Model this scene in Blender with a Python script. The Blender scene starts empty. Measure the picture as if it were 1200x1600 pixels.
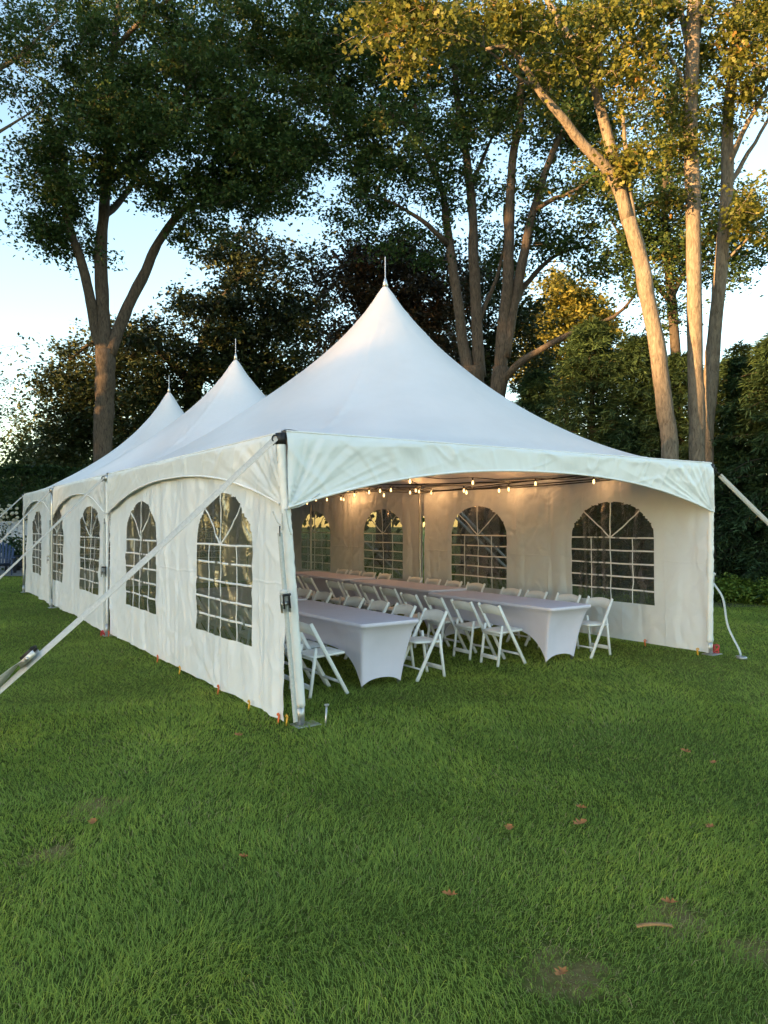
import bpy, math, random
import numpy as np
from mathutils import Vector, Matrix

random.seed(7)
RNG = np.random.default_rng(11)
scene = bpy.context.scene
COL = scene.collection
PI = math.pi

# ------------------------------------------------------------------ camera, sky, sun, exposure
CAM_H, FPX, PITCH, ROLL = 1.71, 1146.1, 0.01634, 0.002746
cam_data = bpy.data.cameras.new('camera')
cam_data.sensor_fit = 'VERTICAL'
cam_data.sensor_height = 36.0
cam_data.lens = FPX / 1600.0 * 36.0
cam_data.clip_start = 0.05
cam_data.clip_end = 2000.0
cam = bpy.data.objects.new('camera', cam_data)
COL.objects.link(cam)
cam.location = (0, 0, CAM_H)
cam.rotation_euler = (PI / 2 + PITCH, ROLL, 0)
scene.camera = cam

SUN_EL, SUN_AZ = math.radians(5.5), math.radians(-125.0)      # azimuth clockwise from +Y
world = bpy.data.worlds.new('World')
scene.world = world
world.use_nodes = True
wn = world.node_tree
bg = wn.nodes['Background']
sky_tex = wn.nodes.new('ShaderNodeTexSky')
sky_tex.sky_type = 'NISHITA'
sky_tex.sun_disc = False
sky_tex.sun_elevation = SUN_EL
sky_tex.sun_rotation = SUN_AZ
sky_tex.dust_density = 0.4
sky_tex.ozone_density = 1.2
wn.links.new(sky_tex.outputs[0], bg.inputs[0])
bg.inputs[1].default_value = 0.15

sun_data = bpy.data.lights.new('sun', 'SUN')
sun_data.energy = 5.0
sun_data.angle = math.radians(0.6)
sun_data.color = (1.0, 0.56, 0.22)
sun = bpy.data.objects.new('sun', sun_data)
COL.objects.link(sun)
to_sun = Vector((math.sin(SUN_AZ) * math.cos(SUN_EL), math.cos(SUN_AZ) * math.cos(SUN_EL), math.sin(SUN_EL)))
sun.rotation_euler = to_sun.to_track_quat('Z', 'Y').to_euler()

scene.render.engine = 'CYCLES'
scene.cycles.use_denoising = True
scene.cycles.max_bounces = 8
scene.cycles.transparent_max_bounces = 12
scene.view_settings.view_transform = 'Standard'
scene.view_settings.look = 'None'
scene.view_settings.exposure = 2.5
scene.view_settings.gamma = 1.0
scene.view_settings.use_curve_mapping = False

# ------------------------------------------------------------------ helpers
def at(px, py, depth):
    """point seen at a spot of the 1200x1600 photograph, 'depth' metres ahead of the camera"""
    X, Y = px - 600.0, py - 800.0
    c, s = math.cos(ROLL), math.sin(ROLL)
    x, y = X * c + Y * s, -X * s + Y * c
    dx, dy, dz = x / FPX, 1.0, -y / FPX
    cp, sp = math.cos(PITCH), math.sin(PITCH)
    dy, dz = dy * cp - dz * sp, dy * sp + dz * cp
    k = depth / dy
    return np.array((dx * k, depth, CAM_H + dz * k))

def ground_at(px, py, z=0.0):
    p = at(px, py, 1.0)
    k = (z - CAM_H) / (p[2] - CAM_H)
    return np.array((p[0] * k, k, z))

def vnoise(x, y, seed=0):
    """smooth value noise in -1..1"""
    x = np.asarray(x, float) + 1000.0; y = np.asarray(y, float) + 1000.0
    x, y = np.broadcast_arrays(x, y)
    xi = np.floor(x).astype(np.int64); yi = np.floor(y).astype(np.int64)
    fx = x - xi; fy = y - yi
    fx = fx * fx * (3 - 2 * fx); fy = fy * fy * (3 - 2 * fy)
    def h(a, b):
        n = (a * 374761393 + b * 668265263 + seed * 982451653) & 0xffffffff
        n = ((n ^ (n >> 13)) * 1274126177) & 0xffffffff
        n = n ^ (n >> 16)
        return (n & 0xffff) / 32767.5 - 1.0
    return (h(xi, yi) * (1 - fx) + h(xi + 1, yi) * fx) * (1 - fy) + (h(xi, yi + 1) * (1 - fx) + h(xi + 1, yi + 1) * fx) * fy

def ridge(x, y, seed=0):
    return 1.0 - 2.0 * np.abs(vnoise(x, y, seed))

def crease(x, y, seed, w=.16):
    return np.exp(-(vnoise(x, y, seed) / w) ** 2)

def np_mesh(name, verts, polys, smooth=False):
    """verts (n,3); polys: list of arrays of shape (m,k) with the same k each"""
    if isinstance(polys, np.ndarray):
        polys = [polys]
    polys = [np.asarray(p, np.int32) for p in polys if len(p)]
    me = bpy.data.meshes.new(name)
    verts = np.ascontiguousarray(verts, np.float32)
    me.vertices.add(len(verts))
    me.vertices.foreach_set('co', verts.ravel())
    tot = np.concatenate([np.full(len(p), p.shape[1], np.int32) for p in polys])
    idx = np.concatenate([p.ravel() for p in polys])
    start = np.concatenate([[0], np.cumsum(tot)[:-1]]).astype(np.int32)
    me.loops.add(len(idx)); me.loops.foreach_set('vertex_index', idx)
    me.polygons.add(len(tot)); me.polygons.foreach_set('loop_start', start)
    me.polygons.foreach_set('loop_total', tot)
    if smooth:
        me.polygons.foreach_set('use_smooth', np.ones(len(tot), bool))
    me.update(calc_edges=True)
    return me

def add(name, me, mat, parent=None):
    o = bpy.data.objects.new(name, me)
    COL.objects.link(o)
    if mat is not None and not me.materials:
        me.materials.append(mat)
    if parent is not None:
        o.parent = parent
    return o

def tag(o, label=None, cat=None, group=None, kind=None):
    if label: o['label'] = label
    if cat: o['category'] = cat
    if group: o['group'] = group
    if kind: o['kind'] = kind
    return o

def empty(name, loc=(0, 0, 0), rz=0.0):
    o = bpy.data.objects.new(name, None)
    o.empty_display_size = 0.2
    COL.objects.link(o)
    o.location = loc; o.rotation_euler = (0, 0, rz)
    return o

def children(o):
    return [c for c in bpy.data.objects if c.parent == o]

def copy_tree(o, parent=None, kids=None):
    c = o.copy(); COL.objects.link(c)
    if parent is not None: c.parent = parent
    for ch in (kids[o.name] if kids else children(o)):
        copy_tree(ch, c, kids)
    return c

def kid_map():
    m = {o.name: [] for o in bpy.data.objects}
    for o in bpy.data.objects:
        if o.parent: m[o.parent.name].append(o)
    return m

class MB:
    """collects simple solids into one mesh"""
    def __init__(self): self.v = []; self.q = []; self.t = []; self.n = 0
    def raw(self, v, q=None, t=None):
        v = np.asarray(v, float)
        self.v.append(v)
        if q is not None and len(q): self.q.append(np.asarray(q, np.int64) + self.n)
        if t is not None and len(t): self.t.append(np.asarray(t, np.int64) + self.n)
        self.n += len(v)
        return self
    def box(self, c, size, rot=None, bevel=0.0):
        """box with chamfered edges"""
        sx, sy, sz = [s / 2 for s in size]
        b = min(bevel, sx * .9, sy * .9, sz * .9)
        if b <= 0:
            v = np.array([(x, y, z) for x in (-sx, sx) for y in (-sy, sy) for z in (-sz, sz)])
            q = [(0, 1, 3, 2), (4, 6, 7, 5), (0, 4, 5, 1), (2, 3, 7, 6), (0, 2, 6, 4), (1, 5, 7, 3)]
            t = None
        else:
            vs = []; ix = {}
            for a in (-1, 1):
                for bb in (-1, 1):
                    for cc in (-1, 1):
                        ix[(a, bb, cc, 0)] = len(vs); vs.append((a * sx, bb * (sy - b), cc * (sz - b)))
                        ix[(a, bb, cc, 1)] = len(vs); vs.append((a * (sx - b), bb * sy, cc * (sz - b)))
                        ix[(a, bb, cc, 2)] = len(vs); vs.append((a * (sx - b), bb * (sy - b), cc * sz))
            v = np.array(vs); q = []; t = []
            for s in (-1, 1):
                q.append([ix[(s, -1, -1, 0)], ix[(s, 1, -1, 0)], ix[(s, 1, 1, 0)], ix[(s, -1, 1, 0)]][::s])
                q.append([ix[(-1, s, -1, 1)], ix[(-1, s, 1, 1)], ix[(1, s, 1, 1)], ix[(1, s, -1, 1)]][::s])
                q.append([ix[(-1, -1, s, 2)], ix[(1, -1, s, 2)], ix[(1, 1, s, 2)], ix[(-1, 1, s, 2)]][::s])
            for a in (-1, 1):
                for c2 in (-1, 1):
                    q.append([ix[(a, c2, -1, 0)], ix[(a, c2, -1, 1)], ix[(a, c2, 1, 1)], ix[(a, c2, 1, 0)]][::a * c2])
                    q.append([ix[(a, -1, c2, 0)], ix[(a, 1, c2, 0)], ix[(a, 1, c2, 2)], ix[(a, -1, c2, 2)]][::a * c2])
                    q.append([ix[(-1, a, c2, 1)], ix[(-1, a, c2, 2)], ix[(1, a, c2, 2)], ix[(1, a, c2, 1)]][::a * c2])
                    for d2 in (-1, 1):
                        t.append([ix[(a, c2, d2, 0)], ix[(a, c2, d2, 1)], ix[(a, c2, d2, 2)]][::a * c2 * d2])
        if rot is not None:
            v = v @ np.array(rot).T
        return self.raw(v + np.asarray(c, float), q, t)
    def bar(self, p, q_, w, h, up=(0, 0, 1), bevel=0.0):
        """rectangular bar from p to q_: w across, h along 'up'"""
        p = np.asarray(p, float); q_ = np.asarray(q_, float)
        d = q_ - p; L = np.linalg.norm(d); d /= L
        s = np.cross(d, up); s /= np.linalg.norm(s); n = np.cross(s, d)
        return self.box((p + q_) / 2, (w, L, h), np.array([s, d, n]).T, bevel)
    def tube(self, pts, radii, sides=8, cap=True, wob=0.0):
        pts = np.asarray(pts, float); n = len(pts)
        radii = np.broadcast_to(np.asarray(radii, float), (n,))
        tan = np.gradient(pts, axis=0)
        tan /= np.linalg.norm(tan, axis=1)[:, None] + 1e-12
        ref = np.array((0.0, 0, 1)) if abs(tan[0][2]) < .9 else np.array((1.0, 0, 0))
        s = np.cross(tan[0], ref); s /= np.linalg.norm(s)
        ang = np.linspace(0, 2 * PI, sides, endpoint=False)
        V = []
        for i in range(n):
            s = s - tan[i] * (s @ tan[i]); s /= np.linalg.norm(s) + 1e-12
            u = np.cross(tan[i], s)
            r = radii[i] * (1 + (wob * RNG.normal(size=sides) if wob else 0))
            V.append(pts[i] + (np.cos(ang) * r)[:, None] * s + (np.sin(ang) * r)[:, None] * u)
        V = np.concatenate(V)
        a = np.arange(sides); b = (a + 1) % sides
        Q = np.concatenate([np.stack([i * sides + a, i * sides + b, (i + 1) * sides + b, (i + 1) * sides + a], 1) for i in range(n - 1)])
        T = None
        if cap:
            V = np.vstack([V, pts[0], pts[-1]])
            T = np.concatenate([np.stack([b, a, np.full(sides, n * sides)], 1),
                                np.stack([(n - 1) * sides + a, (n - 1) * sides + b, np.full(sides, n * sides + 1)], 1)])
        return self.raw(V, Q, T)
    def lathe(self, prof, c=(0, 0, 0), sides=16, cap=True):
        prof = np.asarray(prof, float)
        pts = np.stack([np.zeros(len(prof)), np.zeros(len(prof)), prof[:, 1]], 1) + np.asarray(c, float)
        ang = np.linspace(0, 2 * PI, sides, endpoint=False)
        V = np.concatenate([pts[i] + prof[i, 0] * np.stack([np.cos(ang), np.sin(ang), 0 * ang], 1) for i in range(len(prof))])
        a = np.arange(sides); b = (a + 1) % sides; n = len(prof)
        Q = np.concatenate([np.stack([i * sides + a, i * sides + b, (i + 1) * sides + b, (i + 1) * sides + a], 1) for i in range(n - 1)])
        T = None
        if cap:
            V = np.vstack([V, pts[0], pts[-1]])
            T = np.concatenate([np.stack([b, a, np.full(sides, n * sides)], 1),
                                np.stack([(n - 1) * sides + a, (n - 1) * sides + b, np.full(sides, n * sides + 1)], 1)])
        return self.raw(V, Q, T)
    def grid(self, P, flip=False):
        """P (nu,nv,3)"""
        nu, nv = P.shape[:2]
        i = np.arange(nu * nv).reshape(nu, nv)
        q = np.stack([i[:-1, :-1], i[1:, :-1], i[1:, 1:], i[:-1, 1:]], -1).reshape(-1, 4)
        if flip: q = q[:, ::-1]
        return self.raw(P.reshape(-1, 3), q)
    def mesh(self, name, smooth=False):
        polys = []
        if self.q: polys.append(np.concatenate(self.q))
        if self.t: polys.append(np.concatenate(self.t))
        return np_mesh(name, np.concatenate(self.v), polys, smooth)
    def build(self, name, mat, parent=None, smooth=False):
        return add(name, self.mesh(name, smooth), mat, parent)

def spline(pts, n):
    """Catmull-Rom through pts"""
    P = np.asarray(pts, float)
    if len(P) < 3:
        return P[0] + (P[-1] - P[0]) * np.linspace(0, 1, n)[:, None]
    P = np.vstack([2 * P[0] - P[1], P, 2 * P[-1] - P[-2]])
    m = len(P) - 3
    out = []
    for t in np.linspace(0, m - 1e-9, n):
        i = int(t); f = t - i
        a, b, c, d = P[i], P[i + 1], P[i + 2], P[i + 3]
        out.append(.5 * ((2 * b) + (c - a) * f + (2 * a - 5 * b + 4 * c - d) * f * f + (3 * b - a - 3 * c + d) * f ** 3))
    return np.array(out)

# ------------------------------------------------------------------ materials
def new_mat(name):
    m = bpy.data.materials.new(name); m.use_nodes = True
    nt = m.node_tree
    return m, nt, nt.nodes['Principled BSDF'], nt.nodes['Material Output']

def nd(nt, typ, **kw):
    n = nt.nodes.new(typ)
    for k, v in kw.items():
        if k.startswith('i_'):
            n.inputs[int(k[2:]) if k[2:].isdigit() else k[2:].replace('_', ' ')].default_value = v
        else: setattr(n, k, v)
    return n

def coords(nt, scale=(1, 1, 1), space='Object'):
    tc = nd(nt, 'ShaderNodeTexCoord'); mp = nd(nt, 'ShaderNodeMapping')
    mp.inputs['Scale'].default_value = scale
    nt.links.new(tc.outputs[space], mp.inputs[0])
    return mp.outputs[0]

def noise(nt, vec, scale, detail=4, rough=.55, dist=0.0):
    n = nd(nt, 'ShaderNodeTexNoise')
    n.inputs['Scale'].default_value = scale; n.inputs['Detail'].default_value = detail
    n.inputs['Roughness'].default_value = rough; n.inputs['Distortion'].default_value = dist
    nt.links.new(vec, n.inputs['Vector'])
    return n.outputs['Fac']

def ramp(nt, fac, stops):
    r = nd(nt, 'ShaderNodeValToRGB')
    e = r.color_ramp.elements
    while len(e) < len(stops): e.new(.5)
    for el, (p, c) in zip(e, stops):
        el.position = p; el.color = (*c, 1)
    nt.links.new(fac, r.inputs[0])
    return r.outputs[0]

def bump(nt, height, strength, dist=.01, prev=None):
    b = nd(nt, 'ShaderNodeBump')
    b.inputs['Strength'].default_value = strength; b.inputs['Distance'].default_value = dist
    nt.links.new(height, b.inputs['Height'])
    if prev is not None: nt.links.new(prev, b.inputs['Normal'])
    return b.outputs[0]

def math_n(nt, op, a, b=None):
    m = nd(nt, 'ShaderNodeMath', operation=op)
    for i, v in enumerate((a, b)):
        if v is None: continue
        if isinstance(v, (int, float)): m.inputs[i].default_value = v
        else: nt.links.new(v, m.inputs[i])
    return m.outputs[0]

def mat_plain(name, col, rough=.5, metal=0.0, var=.12, nscale=30, bumpiness=.15, spec=.5):
    m, nt, p, out = new_mat(name)
    v = coords(nt)
    f = noise(nt, v, nscale, 5)
    c = ramp(nt, f, [(.3, tuple(x * (1 - var) for x in col)), (.7, tuple(min(1, x * (1 + var)) for x in col))])
    nt.links.new(c, p.inputs['Base Color'])
    p.inputs['Roughness'].default_value = rough; p.inputs['Metallic'].default_value = metal
    p.inputs['Specular IOR Level'].default_value = spec
    if bumpiness: nt.links.new(bump(nt, f, bumpiness, .004), p.inputs['Normal'])
    return m

def mat_vinyl(name, col, folds=.0, crumple=.5, transl=.22, rough=.36):
    """coated tent fabric: slight sheen, crumple and packing creases, lets some light through"""
    m, nt, p, out = new_mat(name)
    v = coords(nt)
    n1 = noise(nt, v, 2.2, 3, .6, .6)
    n2 = nd(nt, 'ShaderNodeTexNoise', noise_type='RIDGED_MULTIFRACTAL')
    nt.links.new(v, n2.inputs['Vector']); n2.inputs['Scale'].default_value = 3.2; n2.inputs['Detail'].default_value = 4
    n2.inputs['Roughness'].default_value = .5; n2.inputs['Distortion'].default_value = 1.3
    n3 = noise(nt, v, 42, 3, .6, .3)
    h = bump(nt, n1, .22 * crumple, .05)
    h = bump(nt, n2.outputs['Fac'], .55 * crumple, .016, h)
    h = bump(nt, n3, .16 * crumple, .004, h)
    if folds:
        sep = nd(nt, 'ShaderNodeSeparateXYZ'); nt.links.new(v, sep.inputs[0])
        dn = math_n(nt, 'MULTIPLY', n1, .10)
        for ax, per, st in ((0, .36, 1.0), (1, .36, 1.0), (2, .62, .8)):
            q = math_n(nt, 'ADD', sep.outputs[ax], dn)
            q = math_n(nt, 'PINGPONG', q, per)
            q = math_n(nt, 'SUBTRACT', 1.0, math_n(nt, 'MINIMUM', math_n(nt, 'MULTIPLY', q, 55.0), 1.0))
            h = bump(nt, q, folds * st, .004, h)
    dirt = noise(nt, v, 1.4, 6, .65)
    c = ramp(nt, dirt, [(.25, tuple(x * .93 for x in col)), (.6, col)])
    nt.links.new(c, p.inputs['Base Color']); nt.links.new(h, p.inputs['Normal'])
    p.inputs['Roughness'].default_value = rough
    tr = nd(nt, 'ShaderNodeBsdfTranslucent'); nt.links.new(c, tr.inputs[0]); nt.links.new(h, tr.inputs['Normal'])
    mx = nd(nt, 'ShaderNodeMixShader'); mx.inputs[0].default_value = transl
    nt.links.new(p.outputs[0], mx.inputs[1]); nt.links.new(tr.outputs[0], mx.inputs[2])
    nt.links.new(mx.outputs[0], out.inputs[0])
    return m

def mat_clear(name):
    """clear window vinyl: mostly see-through, wavy reflections, slightly smoky"""
    m, nt, p, out = new_mat(name)
    v = coords(nt)
    n1 = noise(nt, v, 4.0, 3, .6, 1.0)
    n2 = noise(nt, v, 16.0, 3, .6, .5)
    h = bump(nt, n1, .5, .03); h = bump(nt, n2, .25, .006, h)
    gl = nd(nt, 'ShaderNodeBsdfGlossy'); gl.inputs['Roughness'].default_value = .22
    gl.inputs['Color'].default_value = (.95, .95, .95, 1); nt.links.new(h, gl.inputs['Normal'])
    tp = nd(nt, 'ShaderNodeBsdfTransparent'); tp.inputs[0].default_value = (.44, .455, .46, 1)
    fr = nd(nt, 'ShaderNodeFresnel'); fr.inputs[0].default_value = 1.42; nt.links.new(h, fr.inputs['Normal'])
    mx = nd(nt, 'ShaderNodeMixShader'); nt.links.new(math_n(nt, 'MULTIPLY', fr.outputs[0], .30), mx.inputs[0])
    hz_ = nd(nt, 'ShaderNodeBsdfDiffuse'); hz_.inputs[0].default_value = (.55, .57, .58, 1); nt.links.new(h, hz_.inputs['Normal'])
    st_ = noise(nt, coords(nt, (6, 6, .8)), 2.0, 4, .6, .6)  # streaks of pale haze imitating a soft sheen on the vinyl
    m0 = nd(nt, 'ShaderNodeMixShader'); nt.links.new(math_n(nt, 'MULTIPLY', st_, .14), m0.inputs[0])
    nt.links.new(tp.outputs[0], m0.inputs[1]); nt.links.new(hz_.outputs[0], m0.inputs[2])
    nt.links.new(m0.outputs[0], mx.inputs[1]); nt.links.new(gl.outputs[0], mx.inputs[2])
    nt.links.new(mx.outputs[0], out.inputs[0])
    return m

def mat_leaf(name, stops, transl=.35, rough=.55):
    """foliage: colour by a per-leaf random value, part of the light comes through"""
    m, nt, p, out = new_mat(name)
    at_ = nd(nt, 'ShaderNodeAttribute'); at_.attribute_name = 'tint'
    c = ramp(nt, at_.outputs['Fac'], stops)
    nt.links.new(c, p.inputs['Base Color'])
    p.inputs['Roughness'].default_value = rough
    p.inputs['Specular IOR Level'].default_value = .3
    tr = nd(nt, 'ShaderNodeBsdfTranslucent'); nt.links.new(c, tr.inputs[0])
    mx = nd(nt, 'ShaderNodeMixShader'); mx.inputs[0].default_value = transl
    nt.links.new(p.outputs[0], mx.inputs[1]); nt.links.new(tr.outputs[0], mx.inputs[2])
    nt.links.new(mx.outputs[0], out.inputs[0])
    return m

def mat_bark(name, dark, light, sc=1.0):
    m, nt, p, out = new_mat(name)
    v = coords(nt, (9 * sc, 9 * sc, 2.2 * sc))
    n1 = noise(nt, v, 2.2, 6, .65, .8)
    v2 = coords(nt)
    n2 = noise(nt, v2, 1.1, 4)
    c1 = ramp(nt, n1, [(.3, dark), (.68, light)])
    mixc = nd(nt, 'ShaderNodeMix', data_type='RGBA', blend_type='MULTIPLY'); mixc.inputs[0].default_value = .6
    nt.links.new(c1, mixc.inputs[6])
    nt.links.new(ramp(nt, n2, [(.3, (.62, .64, .58)), (.7, (1, 1, 1))]), mixc.inputs[7])
    nt.links.new(mixc.outputs[2], p.inputs['Base Color'])
    p.inputs['Roughness'].default_value = .9; p.inputs['Specular IOR Level'].default_value = .2
    nt.links.new(bump(nt, n1, .8, .03), p.inputs['Normal'])
    return m

M = {}
M['canopy'] = mat_vinyl('canopy_vinyl', (.76, .745, .765), 0, .30, .04, .34)
M['valance'] = mat_vinyl('valance_vinyl', (.75, .785, .81), 0, .9, .03, .36)
M['wall'] = mat_vinyl('wall_vinyl', (.76, .805, .865), .9, 1.3, .015, .34)
M['piping'] = mat_plain('white_piping', (.80, .81, .82), .45, 0, .05)
M['clear'] = mat_clear('clear_window_vinyl')
M['muntin'] = mat_plain('white_window_strip', (.78, .79, .80), .45, 0, .04, 20, .1)
M['sleeve'] = mat_vinyl('crinkled_pole_sleeve', (.80, .82, .83), 0, 1.6, .05, .32)
M['steel'] = mat_plain('galvanised_steel', (.42, .43, .44), .42, .85, .2, 40)
M['alu'] = mat_plain('brushed_aluminium', (.55, .56, .57), .38, .9, .1, 40)
M['black'] = mat_plain('black_metal', (.02, .02, .022), .5, .3, .2)
M['rubber'] = mat_plain('black_cable', (.015, .015, .015), .6, 0, .2)
M['web'] = mat_plain('grey_white_webbing', (.50, .51, .50), .7, 0, .12, 60, .3)
M['chair'] = mat_plain('white_resin', (.76, .77, .79), .38, 0, .04, 12, .06)
M['pad'] = mat_plain('white_vinyl_pad', (.78, .78, .78), .5, 0, .05, 25, .2)
M['cloth'] = mat_plain('white_stretch_cloth', (.68, .66, .80), .75, 0, .03, 6, .1, .25)
M['orange'] = mat_plain('orange_plastic', (.75, .16, .04), .45)
M['yellow'] = mat_plain('yellow_plastic', (.80, .42, .04), .45)
M['red'] = mat_plain('red_cord', (.55, .05, .06), .6)
M['fence'] = mat_plain('white_vinyl_fence', (.62, .64, .70), .5, 0, .04, 3, .05)
M['navy'] = mat_plain('blue_painted_slats', (.035, .06, .13), .5, 0, .2)
M['dark_slat'] = mat_plain('dark_painted_slats', (.02, .025, .035), .5, 0, .2)
M['bark_grey'] = mat_bark('grey_bark', (.075, .062, .048), (.25, .21, .165))
M['bark_brown'] = mat_bark('brown_bark', (.042, .033, .027), (.15, .118, .092))
M['bark_dark'] = mat_bark('dark_bark', (.03, .025, .02), (.09, .075, .06))
M['oak_leaf'] = mat_leaf('oak_leaf', [(0, (.026, .052, .016)), (.5, (.050, .095, .026)), (.9, (.09, .135, .036)), (1, (.18, .15, .035))])
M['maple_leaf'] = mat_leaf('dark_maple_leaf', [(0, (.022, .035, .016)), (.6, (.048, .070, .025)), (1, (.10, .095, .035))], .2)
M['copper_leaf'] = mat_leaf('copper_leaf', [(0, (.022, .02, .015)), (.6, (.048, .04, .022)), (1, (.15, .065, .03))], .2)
M['sun_gold_leaf'] = mat_leaf('sunlit_oak_leaf', [(0, (.065, .085, .018)), (.5, (.125, .145, .026)), (.9, (.20, .18, .032)), (1, (.28, .16, .035))], .4)  # autumn tinge, plus the low sun's gold put into the leaf colour
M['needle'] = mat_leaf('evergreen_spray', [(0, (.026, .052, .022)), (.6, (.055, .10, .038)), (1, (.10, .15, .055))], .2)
M['sunlit_needle'] = mat_leaf('sunlit_evergreen_spray', [(0, (.09, .10, .02)), (.6, (.17, .16, .03)), (1, (.26, .22, .05))], .3)  # low sun's yellow put into the foliage colour of the far trees
M['pale_leaf'] = mat_leaf('pale_shrub_leaf', [(0, (.06, .085, .03)), (.6, (.11, .14, .05)), (1, (.19, .20, .07))], .35)
M['hedge_leaf'] = mat_leaf('hedge_leaf', [(0, (.02, .045, .015)), (.7, (.045, .085, .026)), (1, (.08, .12, .04))], .2)
M['lime_leaf'] = mat_leaf('lime_shrub_leaf', [(0, (.07, .13, .02)), (.6, (.14, .22, .03)), (1, (.24, .30, .06))], .3)
M['varieg_leaf'] = mat_leaf('variegated_leaf', [(0, (.04, .08, .03)), (.6, (.08, .13, .05)), (1, (.40, .40, .26))], .3)
M['dry_leaf'] = mat_plain('dry_brown_leaf', (.38, .14, .035), .8, 0, .3, 40)
M['straw'] = mat_plain('dry_straw', (.32, .17, .06), .8, 0, .3, 40)
M['flower'] = mat_plain('cream_flower', (.62, .58, .45), .8, 0, .2, 30)
M['pot'] = mat_plain('black_pot', (.03, .03, .032), .5)
m, nt, p, out = new_mat('lit_bulb')
em = nd(nt, 'ShaderNodeEmission'); em.inputs[0].default_value = (1.0, .56, .20, 1); em.inputs[1].default_value = 0.9
nt.links.new(em.outputs[0], out.inputs[0]); M['bulb'] = m

BARE = []
for px, py, r in ((150, 1258, .13), (880, 1522, .14), (1060, 1440, .13), (1180, 1490, .10), (80, 1330, .10)):
    g = ground_at(px, py); BARE.append((g[0], g[1], r))
def mat_lawn():
    m, nt, p, out = new_mat('lawn_soil')
    v = coords(nt)
    a = noise(nt, v, .35, 5); b = noise(nt, v, 30, 6, .7); c = noise(nt, v, 3.0, 4)
    base = ramp(nt, a, [(.3, (.075, .105, .020)), (.55, (.100, .130, .024)), (.75, (.13, .15, .030))])
    fine = ramp(nt, b, [(.3, (.45, .45, .4)), (.7, (1.25, 1.25, 1.1))])
    mx = nd(nt, 'ShaderNodeMix', data_type='RGBA', blend_type='MULTIPLY'); mx.inputs[0].default_value = 1.0
    nt.links.new(base, mx.inputs[6]); nt.links.new(fine, mx.inputs[7])
    mx2 = nd(nt, 'ShaderNodeMix', data_type='RGBA')
    nt.links.new(math_n(nt, 'MULTIPLY', ramp(nt, c, [(.60, (0, 0, 0)), (.75, (1, 1, 1))]), .5), mx2.inputs[0])
    nt.links.new(mx.outputs[2], mx2.inputs[6]); mx2.inputs[7].default_value = (.15, .125, .065, 1)
    tot = None                                            # worn spots where brown thatch shows
    for cx, cy, r in BARE:
        dn = nd(nt, 'ShaderNodeVectorMath', operation='DISTANCE'); nt.links.new(v, dn.inputs[0]); dn.inputs[1].default_value = (cx, cy, 0)
        q = math_n(nt, 'SUBTRACT', 1.25, math_n(nt, 'ADD', math_n(nt, 'DIVIDE', dn.outputs['Value'], r * 1.5), math_n(nt, 'ADD', math_n(nt, 'MULTIPLY', b, .5), math_n(nt, 'MULTIPLY', math_n(nt, 'SUBTRACT', noise(nt, v, 9.0, 4), .5), 2.6))))
        q = math_n(nt, 'MAXIMUM', q, 0.0)
        tot = q if tot is None else math_n(nt, 'ADD', tot, q)
    mx3 = nd(nt, 'ShaderNodeMix', data_type='RGBA'); nt.links.new(math_n(nt, 'MINIMUM', math_n(nt, 'MULTIPLY', tot, .9), .6), mx3.inputs[0])
    nt.links.new(mx2.outputs[2], mx3.inputs[6]); mx3.inputs[7].default_value = (.30, .20, .095, 1)
    nt.links.new(mx3.outputs[2], p.inputs['Base Color'])
    p.inputs['Roughness'].default_value = .95; p.inputs['Specular IOR Level'].default_value = .1
    nt.links.new(bump(nt, b, 1.0, .03), p.inputs['Normal'])
    return m
M['lawn'] = mat_lawn()

def mat_grass():
    m, nt, p, out = new_mat('grass_blade')
    at_ = nd(nt, 'ShaderNodeAttribute'); at_.attribute_name = 'tint'
    c = ramp(nt, at_.outputs['Fac'], [(0, (.155, .235, .050)), (.35, (.25, .35, .070)), (.62, (.34, .44, .082)),
                                      (.82, (.48, .53, .085)), (.90, (.38, .33, .15)), (1, (.44, .34, .19))])
    nt.links.new(c, p.inputs['Base Color'])
    p.inputs['Roughness'].default_value = .6; p.inputs['Specular IOR Level'].default_value = .15
    tr = nd(nt, 'ShaderNodeBsdfTranslucent'); nt.links.new(c, tr.inputs[0])
    mx = nd(nt, 'ShaderNodeMixShader'); mx.inputs[0].default_value = .45
    nt.links.new(p.outputs[0], mx.inputs[1]); nt.links.new(tr.outputs[0], mx.inputs[2])
    nt.links.new(mx.outputs[0], out.inputs[0])
    return m
M['grass'] = mat_grass()
M['patio'] = mat_plain('grey_paving', (.20, .20, .205), .9, 0, .2, 5)
M['mulch'] = mat_plain('dark_mulch', (.035, .025, .018), .95, 0, .5, 60, .8)
M['soil'] = mat_plain('bare_soil', (.075, .055, .038), .95, 0, .4, 60, .8)

# ------------------------------------------------------------------ ground
YAW = 0.58833
OX, OY = -0.8156, 6.1288
TW, TH, TK = 6.096, 2.494, 5.20
TB = [0.0, 6.2, 10.8, 14.95]
cu, su = math.cos(YAW), math.sin(YAW)
def tw(a, b, z):                                   # tent coordinates to world
    return np.array((OX + a * cu - b * su, OY + a * su + b * cu, z))
def wt(x, y):                                      # world to tent
    x = np.asarray(x) - OX; y = np.asarray(y) - OY
    return x * cu + y * su, -x * su + y * cu

def flat_sheet(name, x0, x1, y0, y1, z, mat, n=(2, 2), fz=None):
    X, Y = np.meshgrid(np.linspace(x0, x1, n[0]), np.linspace(y0, y1, n[1]), indexing='ij')
    Z = np.full_like(X, z) if fz is None else fz(X, Y)
    o = MB().grid(np.stack([X, Y, Z], -1)).build(name, mat)
    tag(o, kind='structure')
    return o
flat_sheet('ground', -400, 400, -400, 400, 0.0, M['lawn'])

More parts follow.
